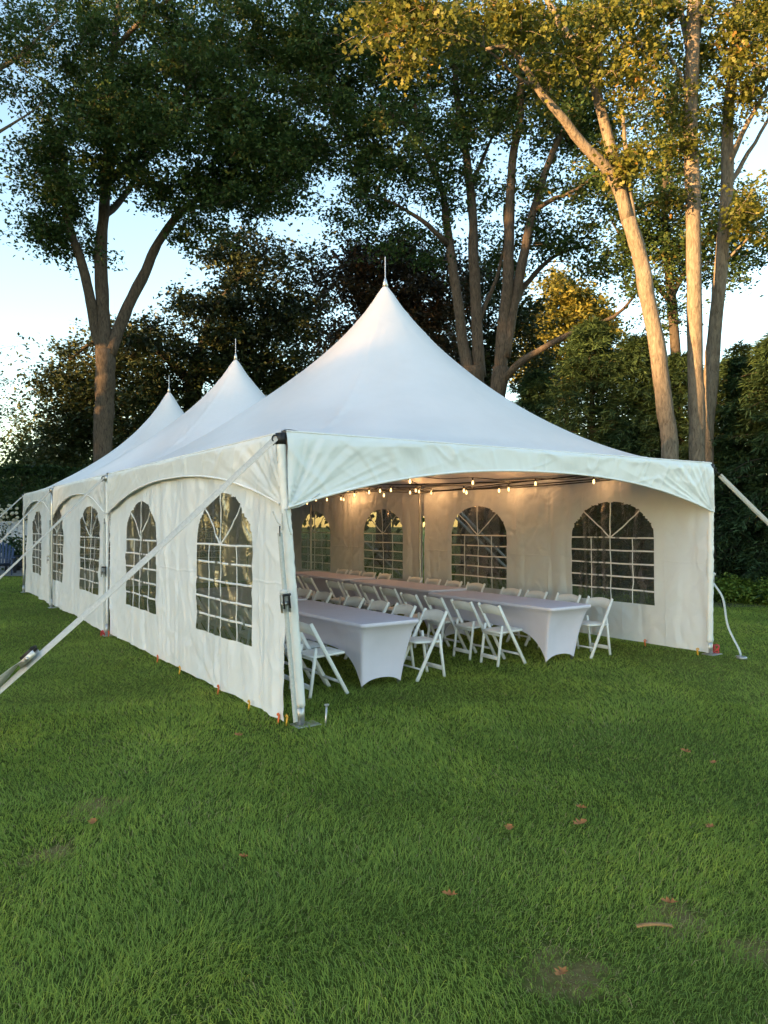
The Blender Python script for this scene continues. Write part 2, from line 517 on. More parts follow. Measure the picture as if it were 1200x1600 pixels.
# grass: single blades, thick near the viewer and thinning where they become too small to see
def lawn_grass():
    N = 600000
    zz = np.linspace(1.3, 27, 4000)
    dens = np.where(zz < 3, 1.0, (3 / zz) ** 1.55) * zz
    cdf = np.cumsum(dens); cdf /= cdf[-1]
    y = np.interp(RNG.random(N), cdf, zz)
    x = (RNG.random(N) * 2 - 1) * (y * .62 + .9)
    far = x < -8.5
    keep = ~((y > 24.2) & (x < -6))
    a, b = wt(x, y)
    inside = (a > .1) & (a < TW - .1) & (b > 5.5) & (b < 15)
    keep &= ~(inside & (RNG.random(N) < .7))
    # worn, thin spots
    for cx, cy, r in BARE:
        d = np.hypot((x - cx), (y - cy) * .8) / r
        d = d + .7 * vnoise(x * 8, y * 8, 61) + .4 * vnoise(x * 20, y * 20, 62)
        keep &= ~((d < 1) & (RNG.random(N) < .50 * np.clip(1 - d ** 2, 0, 1)))
    x, y = x[keep], y[keep]; n = len(x)
    patch = .55 * vnoise(x * .55, y * .55, 3) + .30 * vnoise(x * 1.7, y * 1.7, 5) + .3 * vnoise(x * 5, y * 5, 8)
    hgt = (.019 + .026 * RNG.random(n) ** 1.6) * (1 + .45 * patch) * (1 + .3 * np.clip((y - 6) / 12, 0, 1))
    wid = .0018 * (.6 + .8 * RNG.random(n)) * np.clip(y / 3.2, .9, 7) ** .72
    ang = RNG.random(n) * 2 * PI
    lean = (.25 + .85 * RNG.random(n) ** 1.1) * hgt * 1.9
    comb = 2.2 * vnoise(x * .8, y * .8, 21) * PI
    la = np.where(RNG.random(n) < .6, comb + RNG.normal(size=n) * .7, RNG.random(n) * 2 * PI)
    sx, sy = np.cos(ang) * wid, np.sin(ang) * wid
    lx, ly = np.cos(la) * lean, np.sin(la) * lean
    V = np.empty((n, 5, 3))
    z0 = -.004
    V[:, 0] = np.stack([x - sx, y - sy, np.full(n, z0)], 1)
    V[:, 1] = np.stack([x + sx, y + sy, np.full(n, z0)], 1)
    mx, my, mz = x + lx * .32, y + ly * .32, hgt * .66
    V[:, 2] = np.stack([mx + sx * .8, my + sy * .8, mz], 1)
    V[:, 3] = np.stack([mx - sx * .8, my - sy * .8, mz], 1)
    V[:, 4] = np.stack([x + lx, y + ly, hgt * (1 - .25 * RNG.random(n))], 1)
    nearb = y < 7.0                                       # far blades are single triangles
    big = .5 * vnoise(x * .35 + 9, y * .35, 41) + .35 * vnoise(x * 1.2, y * 1.2, 42)
    t = .41 + .30 * patch + .46 * big + .13 * RNG.normal(size=n)
    t = np.clip(t, 0, .86)
    dry = RNG.random(n) < (.035 + .05 * (vnoise(x * 1.1, y * 1.1, 31) > .25))
    for cx, cy, r in BARE:
        d = np.hypot((x - cx), (y - cy) * .8) / (r * 1.5) + .5 * vnoise(x * 8, y * 8, 61)
        dry |= (d < 1) & (RNG.random(n) < .30 * (1 - d))
    t[dry] = .86 + .14 * RNG.random(dry.sum())
    flat = dry & (RNG.random(n) < .7)
    V[flat, 2:, 2] *= .45
    Vn = V[nearb].reshape(-1, 3); Vf = V[~nearb][:, [0, 1, 4]].reshape(-1, 3)
    i = np.arange(nearb.sum())[:, None] * 5
    k = len(Vn) + np.arange((~nearb).sum())[:, None] * 3
    me = np_mesh('lawn_grass', np.concatenate([Vn, Vf]), [i + np.array([[0, 1, 2, 3]]), i + np.array([[3, 2, 4]]), k + np.array([[0, 1, 2]])])
    A = me.attributes.new('tint', 'FLOAT', 'POINT')
    A.data.foreach_set('value', np.concatenate([np.repeat(t[nearb], 5), np.repeat(t[~nearb], 3)]).astype(np.float32))
    o = add('lawn_grass', me, M['grass'])
    tag(o, 'short green lawn grass with yellowish and dry patches', 'grass', kind='stuff')
lawn_grass()
flat_sheet('patio', -26, -8.4, 24.6, 31.5, .008, M['patio'])
flat_sheet('mulch_bed', 5.2, 18, 14.9, 27, .006, M['mulch'])

# ------------------------------------------------------------------ tent
tent = empty('frame_tent', (OX, OY, 0), YAW)
tag(tent, 'long white frame tent with three peaks, arched valances and clear arched windows', 'tent')

def harmonic_roof(n=60):
    dx = TW / n; nb = int(round(TB[3] / dx)) + 1
    A = np.linspace(0, TW, n + 1); B = np.linspace(0, TB[3], nb)
    Z = np.zeros((n + 1, nb)); kk = np.ones(nb); pk = []
    for i in range(3):
        j = int(np.argmin(abs(B - (TB[i] + TB[i + 1]) / 2))); Z[n // 2, j] = 1; pk.append(j)
    for i in (1, 2): kk[int(np.argmin(abs(B - TB[i])))] = .95
    for it in range(4500):
        Z[1:-1, 1:-1] = .25 * (Z[2:, 1:-1] + Z[:-2, 1:-1] + Z[1:-1, 2:] + Z[1:-1, :-2]) * kk[1:-1]
        for j in pk: Z[n // 2, j] = 1
    g = ((1 - np.exp(-3.5 * Z)) / (1 - math.exp(-3.5))) ** 1.16
    return A, B, TH + (TK - TH) * g
RA, RB, RZ = harmonic_roof()
def roof_z(a, b):
    a = np.asarray(a, float); b = np.asarray(b, float)
    fa = np.clip(a / TW * (len(RA) - 1), 0, len(RA) - 1.0001); fb = np.clip(b / TB[3] * (len(RB) - 1), 0, len(RB) - 1.0001)
    i = fa.astype(int); j = fb.astype(int); x = fa - i; y = fb - j
    return (RZ[i, j] * (1 - x) + RZ[i + 1, j] * x) * (1 - y) + (RZ[i, j + 1] * (1 - x) + RZ[i + 1, j + 1] * x) * y

for k in range(3):
    b0, b1 = TB[k], TB[k + 1]
    pk = (TW / 2, RB[int(np.argmin(abs(RB - (b0 + b1) / 2)))])
    na = 181; nb = int((b1 - b0) / .035)
    # denser rows where the cloth is steep
    A, B = np.meshgrid(np.linspace(0, TW, na), np.linspace(b0, b1, nb), indexing='ij')
    Z = roof_z(A, B)
    for _ in range(3):                                    # round off the facets of the coarse solution
        Zs = Z.copy(); Zs[1:-1, 1:-1] = .25 * (Z[2:, 1:-1] + Z[:-2, 1:-1] + Z[1:-1, 2:] + Z[1:-1, :-2]); Z = Zs
    r = np.hypot(A - pk[0], B - pk[1]); th = np.arctan2(B - pk[1], A - pk[0])
    e = np.minimum(np.minimum(A, TW - A), np.minimum(B if k == 0 else B - b0 + .02, TB[3] - B if k == 2 else b1 - B + .02))
    Z += -.012 * np.exp(-((e - .22) / .2) ** 2) * (1 + .6 * vnoise((A + B) * 1.3, A * .2, 4))
    # pull folds: fine radial wrinkles off the peak and short puckers along the eave hem
    Z += .007 * crease(th * 7, r * .35, 40 + k, .12) * np.exp(-r / 1.6) * np.clip(r / .25, 0, 1)
    s_ = np.where(np.minimum(A, TW - A) < np.minimum(B, TB[3] - B), B, A)
    Z += .009 * ridge(s_ * 7, e * 2.0, 50 + k) * np.exp(-((e - .06) / .10) ** 2)
    Z += .010 * vnoise(A * .9, B * .9, 60 + k) * np.clip(e / .5, 0, 1)
    # sewn hips from the corners to the peak
    for ca, cb in ((0, b0), (TW, b0), (0, b1), (TW, b1)):
        d = np.array((ca - pk[0], cb - pk[1])); Ld = np.hypot(*d); d /= Ld
        al = (A - pk[0]) * d[0] + (B - pk[1]) * d[1]; pe = np.abs(-(A - pk[0]) * d[1] + (B - pk[1]) * d[0])
        w = np.exp(-(pe / .035) ** 2) * (al > .1)
        Z += w * .014 + .012 * crease(al * 2.2 + pe * 5, pe * 3, 70 + k, .2) * np.exp(-(pe / .16) ** 2) * (al > .3)
    ro = MB().grid(np.stack([A, B, Z], -1)).build('roof_canopy', M['canopy'], tent, True)
    zt = float(roof_z(np.array(pk[0]), np.array(pk[1])))
    fin = MB().lathe([(.045, -.14), (.026, -.02), (.011, .015), (.0075, .03), (.007, .32), (.004, .33)], (pk[0], pk[1], zt - .02), 12)
    fin.build('finial', M['alu'], ro, True)

# valances: arched lower edge with a welded rope
def arch_drop(s, L):
    x = np.abs(2 * s / L - 1)
    return .235 + .41 * x ** 2.3

def valance(s0, s1, full, place, seed, outw=.012, name='valance', res=.03):
    """place(s, z, off) -> (3,) arrays; full=(f0,f1) the span its arch belongs to"""
    L = full[1] - full[0]
    nu = int((s1 - s0) / res); nv = int(.62 / res) + 6
    S, T = np.meshgrid(np.linspace(s0, s1, nu), np.linspace(0, 1, nv), indexing='ij')
    dr = arch_drop(S - full[0], L)
    Z = TH - dr * T
    off = outw * np.minimum(1, T * 10)
    amp = np.clip(T * 5, 0, 1) * (1 - .35 * T)
    # folds fan out from the low corners
    for c, sg in ((full[0], 1), (full[1], -1)):
        dx = (S - c) * sg; dz = Z - (TH - .66)
        r = np.hypot(dx, dz) + .05; th = np.arctan2(dz, dx)
        f = ridge(th * 5.5 + .4 * vnoise(r * 3, th * 2, seed), r * .55, seed + 1)
        off = off + amp * .020 * f * np.exp(-r / .9) + amp * .016 * crease(th * 4.2 + .3 * vnoise(r * 2, th, seed), r * .5, seed + 11, .2) * np.exp(-r / 1.2)
        off = off + amp * .010 * ridge(th * 13, r * 1.2, seed + 2) * np.exp(-r / 1.3)
    sl = .6 * np.tanh((S - (full[0] + full[1]) / 2) * 1.2)
    q = S - sl * (Z - TH)
    off = off + amp * .011 * crease(q * 2.6, Z * 1.2 + S * .5, seed + 3) + amp * .009 * crease(q * 5.5, Z * 2.5 + S, seed + 4, .2) + amp * .004 * crease(S * 1.6 + Z * 3.5, Z * 5 - S * 1.4, seed + 6, .2)
    off = off + .018 * vnoise(S * 1.1, Z * 1.2, seed + 5) * T
    P = place(S, Z, off)
    o = MB().grid(P).build(name, M['valance'], tent, True)
    MB().tube(P[::3, -1], .011, 6).build('arch_rope', M['piping'], o, True)
    MB().tube(P[::3, 0] + np.array((0, 0, -.004)), .009, 6).build('eave_hem', M['piping'], o, True)
    return o

valance(.0, TW - .0, (0, TW), lambda s, z, o: np.stack([s, -o, z], -1), 100, res=.016)
valance(.0, TW, (0, TW), lambda s, z, o: np.stack([s, TB[3] + o, z], -1), 120)
for k in range(3):
    lo = .10 if k == 0 else .03
    valance(TB[k] + lo, TB[k + 1] - .05, (TB[k], TB[k + 1]), lambda s, z, o: np.stack([-o, s, z], -1), 140 + 10 * k, res=.018 if k == 0 else .03)
    valance(TB[k] + .0, TB[k + 1] - .02, (TB[k], TB[k + 1]), lambda s, z, o: np.stack([TW + o, s, z], -1), 180 + 10 * k)

# side walls with arched windows cut out of the same sheet
WIN_W, WIN_B, WIN_S, WIN_A = .74, .57, 1.50, .53
def outline(n=60):
    an = np.linspace(0, PI, n)
    arc = np.stack([WIN_W * np.cos(an), WIN_S + WIN_A * np.sin(an)], 1)
    h = np.linspace(WIN_S, WIN_B, n)
    w = np.linspace(-WIN_W, WIN_W, n)
    return np.vstack([arc, np.stack([-WIN_W + 0 * h, h], 1), np.stack([w, WIN_B + 0 * w], 1), np.stack([WIN_W + 0 * h, h[::-1]], 1)])
OUTL = outline()
def in_win(x, z):
    up = (x / WIN_W) ** 2 + (np.maximum(z - WIN_S, 0) / WIN_A) ** 2 < 1
    return np.where(z > WIN_S, up, (np.abs(x) < WIN_W) & (z > WIN_B))

def side_wall(s0, s1, wins, disp, place, zlow=.035):
    du = .033
    nu = int((s1 - s0) / du); nv = int(2.40 / du)
    S, Z = np.meshgrid(np.linspace(s0, s1, nu), np.linspace(zlow, 2.42, nv), indexing='ij')
    ds = (s1 - s0) / (nu - 1)
    for c in wins:
        near = (np.abs(S - c) < WIN_W + .1) & (Z > WIN_B - .1) & (Z < WIN_S + WIN_A + .1)
        ii = np.argwhere(near)
        p = np.stack([S[near] - c, Z[near]], 1)
        d2 = ((p[:, None] - OUTL[None]) ** 2).sum(-1)
        k = d2.argmin(1); m = d2.min(1) < (.56 * ds) ** 2
        S[ii[m, 0], ii[m, 1]] = OUTL[k[m], 0] + c; Z[ii[m, 0], ii[m, 1]] = OUTL[k[m], 1]
    D = disp(S, Z)
    P = place(S, Z, D).reshape(-1, 3)
    i = np.arange(nu * nv).reshape(nu, nv)
    q = np.stack([i[:-1, :-1], i[1:, :-1], i[1:, 1:], i[:-1, 1:]], -1).reshape(-1, 4)
    cs = S.ravel()[q].mean(1); cz = Z.ravel()[q].mean(1)
    which = np.full(len(q), -1)
    for j, c in enumerate(wins):
        which[in_win(cs - c, cz)] = j
    def part(sel):
        u, inv = np.unique(q[sel].ravel(), return_inverse=True)
        return P[u], inv.reshape(-1, 4)
    v, f = part(which == -1)
    wall = add('side_wall', np_mesh('side_wall', v, f, True), M['wall'], tent)
    for j, c in enumerate(wins):
        v, f = part(which == j)
        w = add('window', np_mesh('window', v, f, True), M['clear'], tent)
        def strip(p0, p1, wd):
            n = 14
            t = np.linspace(0, 1, n)
            ss = c + p0[0] + (p1[0] - p0[0]) * t; zz = p0[1] + (p1[1] - p0[1]) * t
            dx, dz = p1[0] - p0[0], p1[1] - p0[1]; l = math.hypot(dx, dz)
            nx, nz = -dz / l * wd / 2, dx / l * wd / 2
            wig = .006 * vnoise(ss * 3 + 7, zz * 3, 77)
            rows = []
            for sg, of in ((-1, -.004), (1, -.004), (1, .004), (-1, .004)):
                a_, b_ = ss + sg * nx + (wig if dx == 0 else 0), zz + sg * nz + (wig if dz == 0 else 0)
                rows.append(place(a_, b_, disp(a_, b_) + of))
            rows.append(rows[0])
            MB().grid(np.stack(rows, 0)).build('muntin', M['muntin'], w)
        hz = [WIN_S - (WIN_S - WIN_B) * k / 5 for k in range(5)]
        for k, z in enumerate(hz): strip((-WIN_W, z), (WIN_W, z), .021)
        for x in (-WIN_W / 2, 0, WIN_W / 2):
            strip((x, WIN_B), (x, WIN_S), .012)
        strip((0, WIN_S), (0, WIN_S + WIN_A), .018)
        for sg in (-1, 1):
            an = PI * (.5 + sg * .24)
            strip((0, WIN_S), (WIN_W * math.cos(an), WIN_S + WIN_A * math.sin(an)), .018)
    return wall

def wall_disp(seed, fans=(), big=.016):
    def f(S, Z):
        d = big * vnoise(S * 1.9 + .25 * Z, Z * .35, seed) + .012 * vnoise(S * 5.0, Z * .6 + S * .2, seed + 1)
        d = d + .010 * crease(S * 2.4 + Z * 1.1, Z * 1.6 + S, seed + 2, .15) + .009 * crease(S * 4 - Z * 2, Z * 3 + S, seed + 3, .15) + .014 * crease(S * 3.1, Z * .25, seed + 5, .12) + .010 * ridge(S * 4.3 + 3, Z * .5, seed + 6)
        for c, zb, am in fans:                            # folds pulled up from a peg at the hem
            dx = S - c; dz = Z - zb + .12
            r = np.hypot(dx, dz); th = np.arctan2(dx, np.maximum(dz, .02))
            d = d + am * ridge(th * 7, r * .25, seed + 9) * np.exp(-r / .8) * (np.abs(th) < 1.2)
        return d
    return f
LW = lambda s, z, d: np.stack([.055 - d + 0 * s, s, z], -1)
RW = lambda s, z, d: np.stack([TW - .055 + d + 0 * s, s, z], -1)
BW = lambda s, z, d: np.stack([s, TB[3] - .06 + d, z], -1)
WINS = (1.58, 4.55, 7.65, 10.72, 13.2)
side_wall(.12, 6.16, WINS[:2], wall_disp(300, ((1.55, .03, .016), (.2, 2.3, .008), (3.2, .03, .006))), LW)
side_wall(6.22, 14.9, WINS[2:], wall_disp(320, ((8.2, .03, .014), (11.5, .03, .012), (9.8, .03, .012)), .032), LW)
side_wall(.02, 6.16, WINS[:2], wall_disp(340, ((2.6, .03, .006), (5.2, .03, .006)), .010), RW)
side_wall(6.20, 14.9, WINS[2:], wall_disp(360, ((8.0, .03, .010),), .016), RW)
side_wall(.08, TW - .08, (1.55, 4.55), wall_disp(380), BW)

# poles
def pole(a, b, ba=None, bb=None, sleeve=False, white=False):
    ba = a if ba is None else ba; bb = b if bb is None else bb
    mb = MB()
    n = 60 if sleeve else 8
    t = np.linspace(0, 1, n)
    pts = np.stack([ba + (a - ba) * t, bb + (b - bb) * t, .17 + (TH - .10 - .17) * t], 1)
    o = mb.tube(pts, .042 if sleeve else .026, 14, True, .07 if sleeve else 0).build('pole', M['sleeve'] if sleeve else (M['piping'] if white else M['alu']), tent, True)
    MB().tube([(ba, bb, .01), (ba, bb, .19)], .036 if sleeve else .030, 12).build('pole_foot', M['steel'], o, True)
    MB().box((ba + .05, bb, .012), (.22, .16, .012), None, .003).build('base_plate', M['steel'], o)
    cap = MB().tube([(a, b, TH - .115), (a, b, TH - .02)], .046, 12)
    cap.build('corner_fitting', M['black'] if sleeve else M['steel'], o, True)
    return o
pole(-.030, .040, .14, .02, True)
pole(TW + .005, .02, TW - .035, .03, True)
pole(-.005, TB[1] - .005, white=True); pole(-.03, TB[2]); pole(.0, TB[3])
pole(TW - .12, TB[1]); pole(TW - .12, TB[2]); pole(TW, TB[3])
# eave rails inside the hem and the cables across the bays
for p, q in (((.03, .03), (TW - .03, .03)), ((.03, TB[3] - .03), (TW - .03, TB[3] - .03))):
    MB().tube([(*p, TH - .05), (*q, TH - .05)], .024, 8).build('eave_rail', M['alu'], tent, True)
for a in (.035, TW - .035):
    for k in range(3):
        MB().tube([(a, TB[k] + .06, TH - .05), (a, TB[k + 1] - .06, TH - .05)], .024, 8).build('eave_rail', M['alu'], tent, True)
for k in range(3):                                        # centre mast on crossed cables under each peak
    bm = (TB[k] + TB[k + 1]) / 2
    MB().tube([(TW / 2, bm, 2.52), (TW / 2, bm, 4.95)], .03, 8).build('peak_mast', M['alu'], tent, True)
    for sa in (0, 1):
        for sb in (0, 1):
            e_ = (.05 if sa == 0 else TW - .05, TB[k + sb] + (.05 if sb == 0 else -.05), TH - .06)
            m_ = (TW / 2, bm, 2.53)
            MB().tube([e_, m_], .009, 5).build('cross_cable', M['rubber'], tent)
for p, q, sg in (((.06, TB[1], 2.42), (TW - .1, TB[1], 2.38), .05), ((.06, TB[1] - .12, 2.40), (TW - .1, TB[1], 2.33), .02),
                 ((TW - .16, TB[1], 2.36), (TW - .16, .3, 2.37), .05), ((TW - .22, TB[1], 2.33), (TW - .12, .2, 2.40), .02), ((TW - .30, TB[1], 2.30), (TW - .5, .8, 2.44), .0),
                 ((2.6, TB[1] - .1, 2.40), (TW - .12, 3.3, 2.41), .03)):
    m_ = ((p[0] + q[0]) / 2, (p[1] + q[1]) / 2, (p[2] + q[2]) / 2 - sg)
    MB().tube(spline([p, m_, q], 14), .010, 5).build('cross_cable', M['rubber'], tent, True)
# pegs pinning the hem
def wall_peg(p, mat, colour, where, rz=0.0):
    r = empty('hem_peg', (p[0], p[1], 0), rz)
    tag(r, '%s hem peg %s' % (colour, where), 'tent peg', 'plastic pegs along the tent hem')
    MB().box((0, 0, .03), (.020, .012, .09), Matrix.Rotation(.2, 3, 'X'), .003).build('peg_shank', mat, r)
    MB().tube([(-.012, 0, .070), (-.018, 0, .082), (0, 0, .092), (.018, 0, .082), (.012, 0, .070)], .007, 6).build('peg_hook', mat, r, True)
for a, b, mt, cn, wh in (( .0, 1.55, 'orange', 'orange', 'below the nearest arched window on the left wall'),
                     ( .0, .78, 'yellow', 'yellow', 'between the nearest left window and the corner pole'),
                     ( .02, .20, 'orange', 'orange', 'right beside the near corner pole'),
                     ( .06, .12, 'yellow', 'amber', 'leaning against the foot of the near corner pole'),
                     ( .0, 2.75, 'yellow', 'pale yellow', 'midway between the two near left windows'),
                     ( .0, 3.6, 'orange', 'small orange', 'under the second left window'),
                     (TW - .12, .95, 'orange', 'orange', 'under the right edge of the large right window'),
                     (TW - .12, 1.75, 'yellow', 'yellow', 'just right of the chair at the right wall'),
                     (TW - .16, .12, 'yellow', 'amber', 'against the far front corner pole'),
                     ( .0, 6.1, 'orange', 'red', 'at the seam between the two left wall sheets')):
    wall_peg(tw(a, b, 0), M[mt], cn, wh, YAW + (PI / 2 if a < 1 else -PI / 2))
# steel stake through the near base plate
st = MB().tube([(0, 0, -.1), (.015, 0, .17)], .009, 8).build('ground_stake', M['steel'], None, True)
st.location = tw(.33, -.06, 0)
tag(st, 'galvanised steel stake standing in the base plate of the near corner pole', 'stake')
MB().lathe([(.0, .165), (.022, .168), (.022, .18), (.0, .184)], (.016, 0, 0), 10).build('stake_head', M['steel'], st)
# coil of red cord by the far front pole
rc = [tw(TW + .12, .05, 0) + np.array((.05 * math.cos(t) * (1 + .3 * math.sin(3 * t)), .05 * math.sin(t), .06 + .05 * math.sin(1.7 * t) + .01)) for t in np.linspace(0, 19, 70)]
tag(MB().tube(rc, .006, 5).build('red_cord', M['red'], None, True), 'tangled red cord lying at the foot of the far front pole', 'cord')
rc = [tw(-.06, 6.2, 0) + np.array((.03 * math.cos(t), .03 * math.sin(t), .05 + .04 * math.sin(1.7 * t))) for t in np.linspace(0, 12, 45)]
tag(MB().tube(rc, .008, 5).build('red_cord', M['red'], None, True), 'small knot of red cord at the seam of the left tent wall', 'cord')

# ------------------------------------------------------------------ straps
def ribbon(pts, side, w, th=.003, twist=None):
    pts = np.asarray(pts, float); n = len(pts)
    tan = np.gradient(pts, axis=0); tan /= np.linalg.norm(tan, axis=1)[:, None]
    rows = [[], [], [], []]
    for i in range(n):
        s = np.asarray(side, float); s = s - tan[i] * (s @ tan[i]); s /= np.linalg.norm(s)
        nn = np.cross(tan[i], s)
        if twist is not None:
            c, q = math.cos(twist[i]), math.sin(twist[i]); s, nn = c * s + q * nn, -q * s + c * nn
        for r, (x, y) in zip(rows, ((-1, -1), (1, -1), (1, 1), (-1, 1))):
            r.append(pts[i] + s * x * w / 2 + nn * y * th / 2)
    rows.append(rows[0])
    mb = MB(); mb.grid(np.array(rows))
    mb.raw(np.array([rows[0][0], rows[1][0], rows[2][0], rows[3][0]]), [(0, 1, 2, 3)])
    mb.raw(np.array([rows[0][-1], rows[1][-1], rows[2][-1], rows[3][-1]]), [(3, 2, 1, 0)])
    return mb

def ratchet(parent, c, d, side, size=1.0):
    """ratchet buckle: two side plates, drum, handle"""
    d = np.asarray(d, float); d /= np.linalg.norm(d)
    s = np.asarray(side, float); s = s - d * (s @ d); s /= np.linalg.norm(s)
    n = np.cross(s, d)
    if n[2] < 0: n = -n
    R = np.stack([s, d, n], 1); c = np.asarray(c, float)
    f = MB()
    for sg in (-1, 1):
        f.box(c + s * sg * .034 * size + n * .02 * size, (.005 * size, .15 * size, .045 * size), R, .0015)
    rb = f.build('ratchet_frame', M['steel'], parent)
    h = MB()
    for sg in (-1, 1):
        h.box(c + s * sg * .026 * size + n * .05 * size - d * .02 * size, (.005 * size, .12 * size, .03 * size), R, .0015)
    h.tube([c - s * .034 * size + n * .06 * size - d * .075 * size, c + s * .034 * size + n * .06 * size - d * .075 * size], .011 * size, 8)
    h.build('ratchet_handle', M['black'], rb)
    MB().tube([c - s * .04 * size + n * .022 * size, c + s * .04 * size + n * .022 * size], .018 * size, 10).build('ratchet_drum', M['steel'], rb)

def hook(parent, p, d, r=.03):
    d = np.asarray(d, float); d /= np.linalg.norm(d)
    s = np.cross(d, (0, 0, 1)); s /= np.linalg.norm(s) + 1e-9; n = np.cross(s, d)
    t = np.linspace(-.3, 1.6 * PI, 14)
    pts = [np.asarray(p) + d * (r * math.cos(x)) + n * (r * math.sin(x)) for x in t]
    pts += [pts[-1] + d * r * .8, pts[-1] + d * r * 1.6]
    MB().tube(pts, .006, 6).build('hook', M['black'], parent, True)

def guy_strap(top, foot, label, rat=None, w=.05, tail=False, lead=.0):
    top = np.asarray(top, float); foot = np.asarray(foot, float)
    r = empty('guy_strap', foot)
    tag(r, label, 'strap', 'guy straps staked round the tent')
    d = foot - top; L = np.linalg.norm(d); du = d / L
    side = np.cross(du, (0, 0, 1)); side /= np.linalg.norm(side)
    side = side * .35 + np.cross(side, du) * .94
    f0 = lead / L
    t = np.linspace(f0, 1 if rat is None else rat, 26)
    sag = lambda t: np.array((0, 0, -.03)) * np.sin(PI * t)[:, None]
    pts = top + d * t[:, None] + sag(t) - foot
    ribbon(pts, side, w).build('webbing', M['web'], r, True)
    hook(r, top - foot + du * .02, du, .028)
    if lead: MB().tube([top - foot, top - foot + du * (lead + .03)], .006, 5).build('tie_cord', M['rubber'], r)
    if rat is not None:
        c = top + d * rat - foot
        ratchet(r, c, du, np.cross(du, (0, 0, 1)), 1.15)
        t2 = np.linspace(rat, 1, 24)
        ribbon(top + d * t2[:, None] + np.array((0, 0, -.02)) - foot, side, w, .003, np.linspace(0, .6, 24)).build('webbing', M['web'], r, True)
        if tail:
            tt = np.linspace(rat, min(rat + .36, .99), 34); u = (tt - rat) / (tt[-1] - rat)
            wv = np.stack([.03 * np.sin(u * 5), 0 * u, .085 * np.sin(u * PI) + .03 * np.sin(u * 7 + .5)], 1)
            ribbon(top + d * tt[:, None] + wv - foot + np.array((0, 0, .02)), side, w * 1.9, .004, .5 + 2.4 * u).build('loose_tail', M['web'], r, True)
    MB().tube([(.0, 0, .06), (0, 0, -.15)], .012, 8).build('stake_pin', M['steel'], r, True)
guy_strap(tw(-.07, .03, 2.44), (-3.57, 6.20, .03), 'longest grey guy strap from the near corner pole, with a ratchet and twisted tail', .775, .056, True)
guy_strap(tw(-.05, TB[1], 2.44), (-7.30, 12.30, .03), 'pale guy strap from the second pole of the left wall, crossing the rear left windows', .93, .05)
guy_strap(tw(-.05, TB[2], 2.44), (-9.70, 16.0, .03), 'thin guy strap from the third left pole, slanting in front of the white fence', None, .05)
guy_strap(tw(-.03, TB[3], 2.44), (-12.65, 20.0, .03), 'farthest left guy strap, from the rear corner across the clipped hedge', None, .05)
guy_strap(tw(TW + .03, .0, 2.42), (7.0, 10.0, .03), 'white guy strap from the far front corner running out of frame at right', None, .06, False, .13)
for b, lb in ((TB[1], 'guy strap outside the right wall seen through the second right window'),
              (TB[2], 'guy strap outside the right wall seen through the third right window'),
              (TB[1] - .3, 'thin second strap beside it outside the second right window')):
    guy_strap(tw(TW + .05, b, 2.44), tw(TW + 2.6, b - .7, .03), lb, .6 if b == TB[2] else None)
# ratchet strap down the near pole
def tie_down(name, top, bot, rat_t, label, off, tailpts=None):
    r = empty(name, bot); tag(r, label, 'strap', 'tie-down straps on the front corner poles')
    top = np.asarray(top, float) - bot; z = np.zeros(3)
    t = np.linspace(0, 1, 20)[:, None]
    ribbon(top + (z - top) * t, (cu, su, 0), .042).build('webbing', M['web'], r, True)
    c = top + (z - top) * rat_t
    ratchet(r, c + np.array(off) * .02, (z - top), (cu, su, 0), 1.0)
    hook(r, top, np.array((0, 0, 1.0)), .03)
    MB().box(c + np.array((0, 0, .09)) + np.array(off) * .025, (.07, .04, .05), None, .015).build('folded_strap_end', M['web'], r)
    if tailpts is not None:
        ribbon(spline(tailpts, 30) - bot, (cu, su, 0), .045).build('loose_tail', M['web'], r, True)
    return r
tie_down('tie_down_strap', tw(-.07, -.02, 1.64), tw(.07, -.03, .06), .37, 'grey ratchet strap running down the near corner pole', (-.5, -.8, 0))
e0 = tw(TW + .06, .03, .93)
tie_down('tie_down_strap', tw(TW + .05, .05, 1.6), tw(TW + .03, .05, .06), .42, 'ratchet strap on the far front pole with its white tail hanging to the grass', (.7, -.7, 0),
         [e0, e0 + np.array((.10, -.05, -.20)), e0 + np.array((.13, -.12, -.55)), e0 + np.array((.22, -.25, -.86)), ground_at(1148, 1032) + np.array((0, 0, .03))])
tie_down('tie_down_strap', tw(-.05, TB[1] - .02, 1.75), tw(-.04, TB[1] - .02, .06), .45, 'strap with a dark buckle on the second pole of the left wall', (-.8, -.5, 0))
tie_down('tie_down_strap', tw(-.07, TB[2] - .02, 1.75), tw(-.06, TB[2] - .02, .06), .45, 'strap with a dark buckle on the third pole of the left wall', (-.8, -.5, 0))
pl = ground_at(1158, 1034)
pb = MB().lathe([(.0, .02), (.05, .022), (.062, .012), (.064, -.01)], (0, 0, .01), 14).build('strap_plate', M['steel'], None, True)
pb.location = (pl[0], pl[1], .012)
tag(pb, 'small round grey plate on the grass at the end of the white strap tail', 'anchor plate')
tc = MB()
for k, (p, q) in enumerate((((-.03, -.02, 1.83), (.30, -.03, 1.97)), ((-.04, .0, 1.80), (-.03, .02, 1.66)), ((-.05, .16, 1.82), (-.03, .02, 1.70)), ((-.02, -.03, 1.84), (.02, -.05, 1.62)))):
    q0 = np.array(tw(*p)); q1 = np.array(tw(*q))
    tc.tube(spline([q0, (q0 + q1) / 2 + np.array((0, 0, -.03)), q1], 8), .006, 5)
tcr = tc.build('lashing_cord', M['web'], None, True)
tag(tcr, 'thin pale cords knotted round the near corner pole under the valance', 'cord')

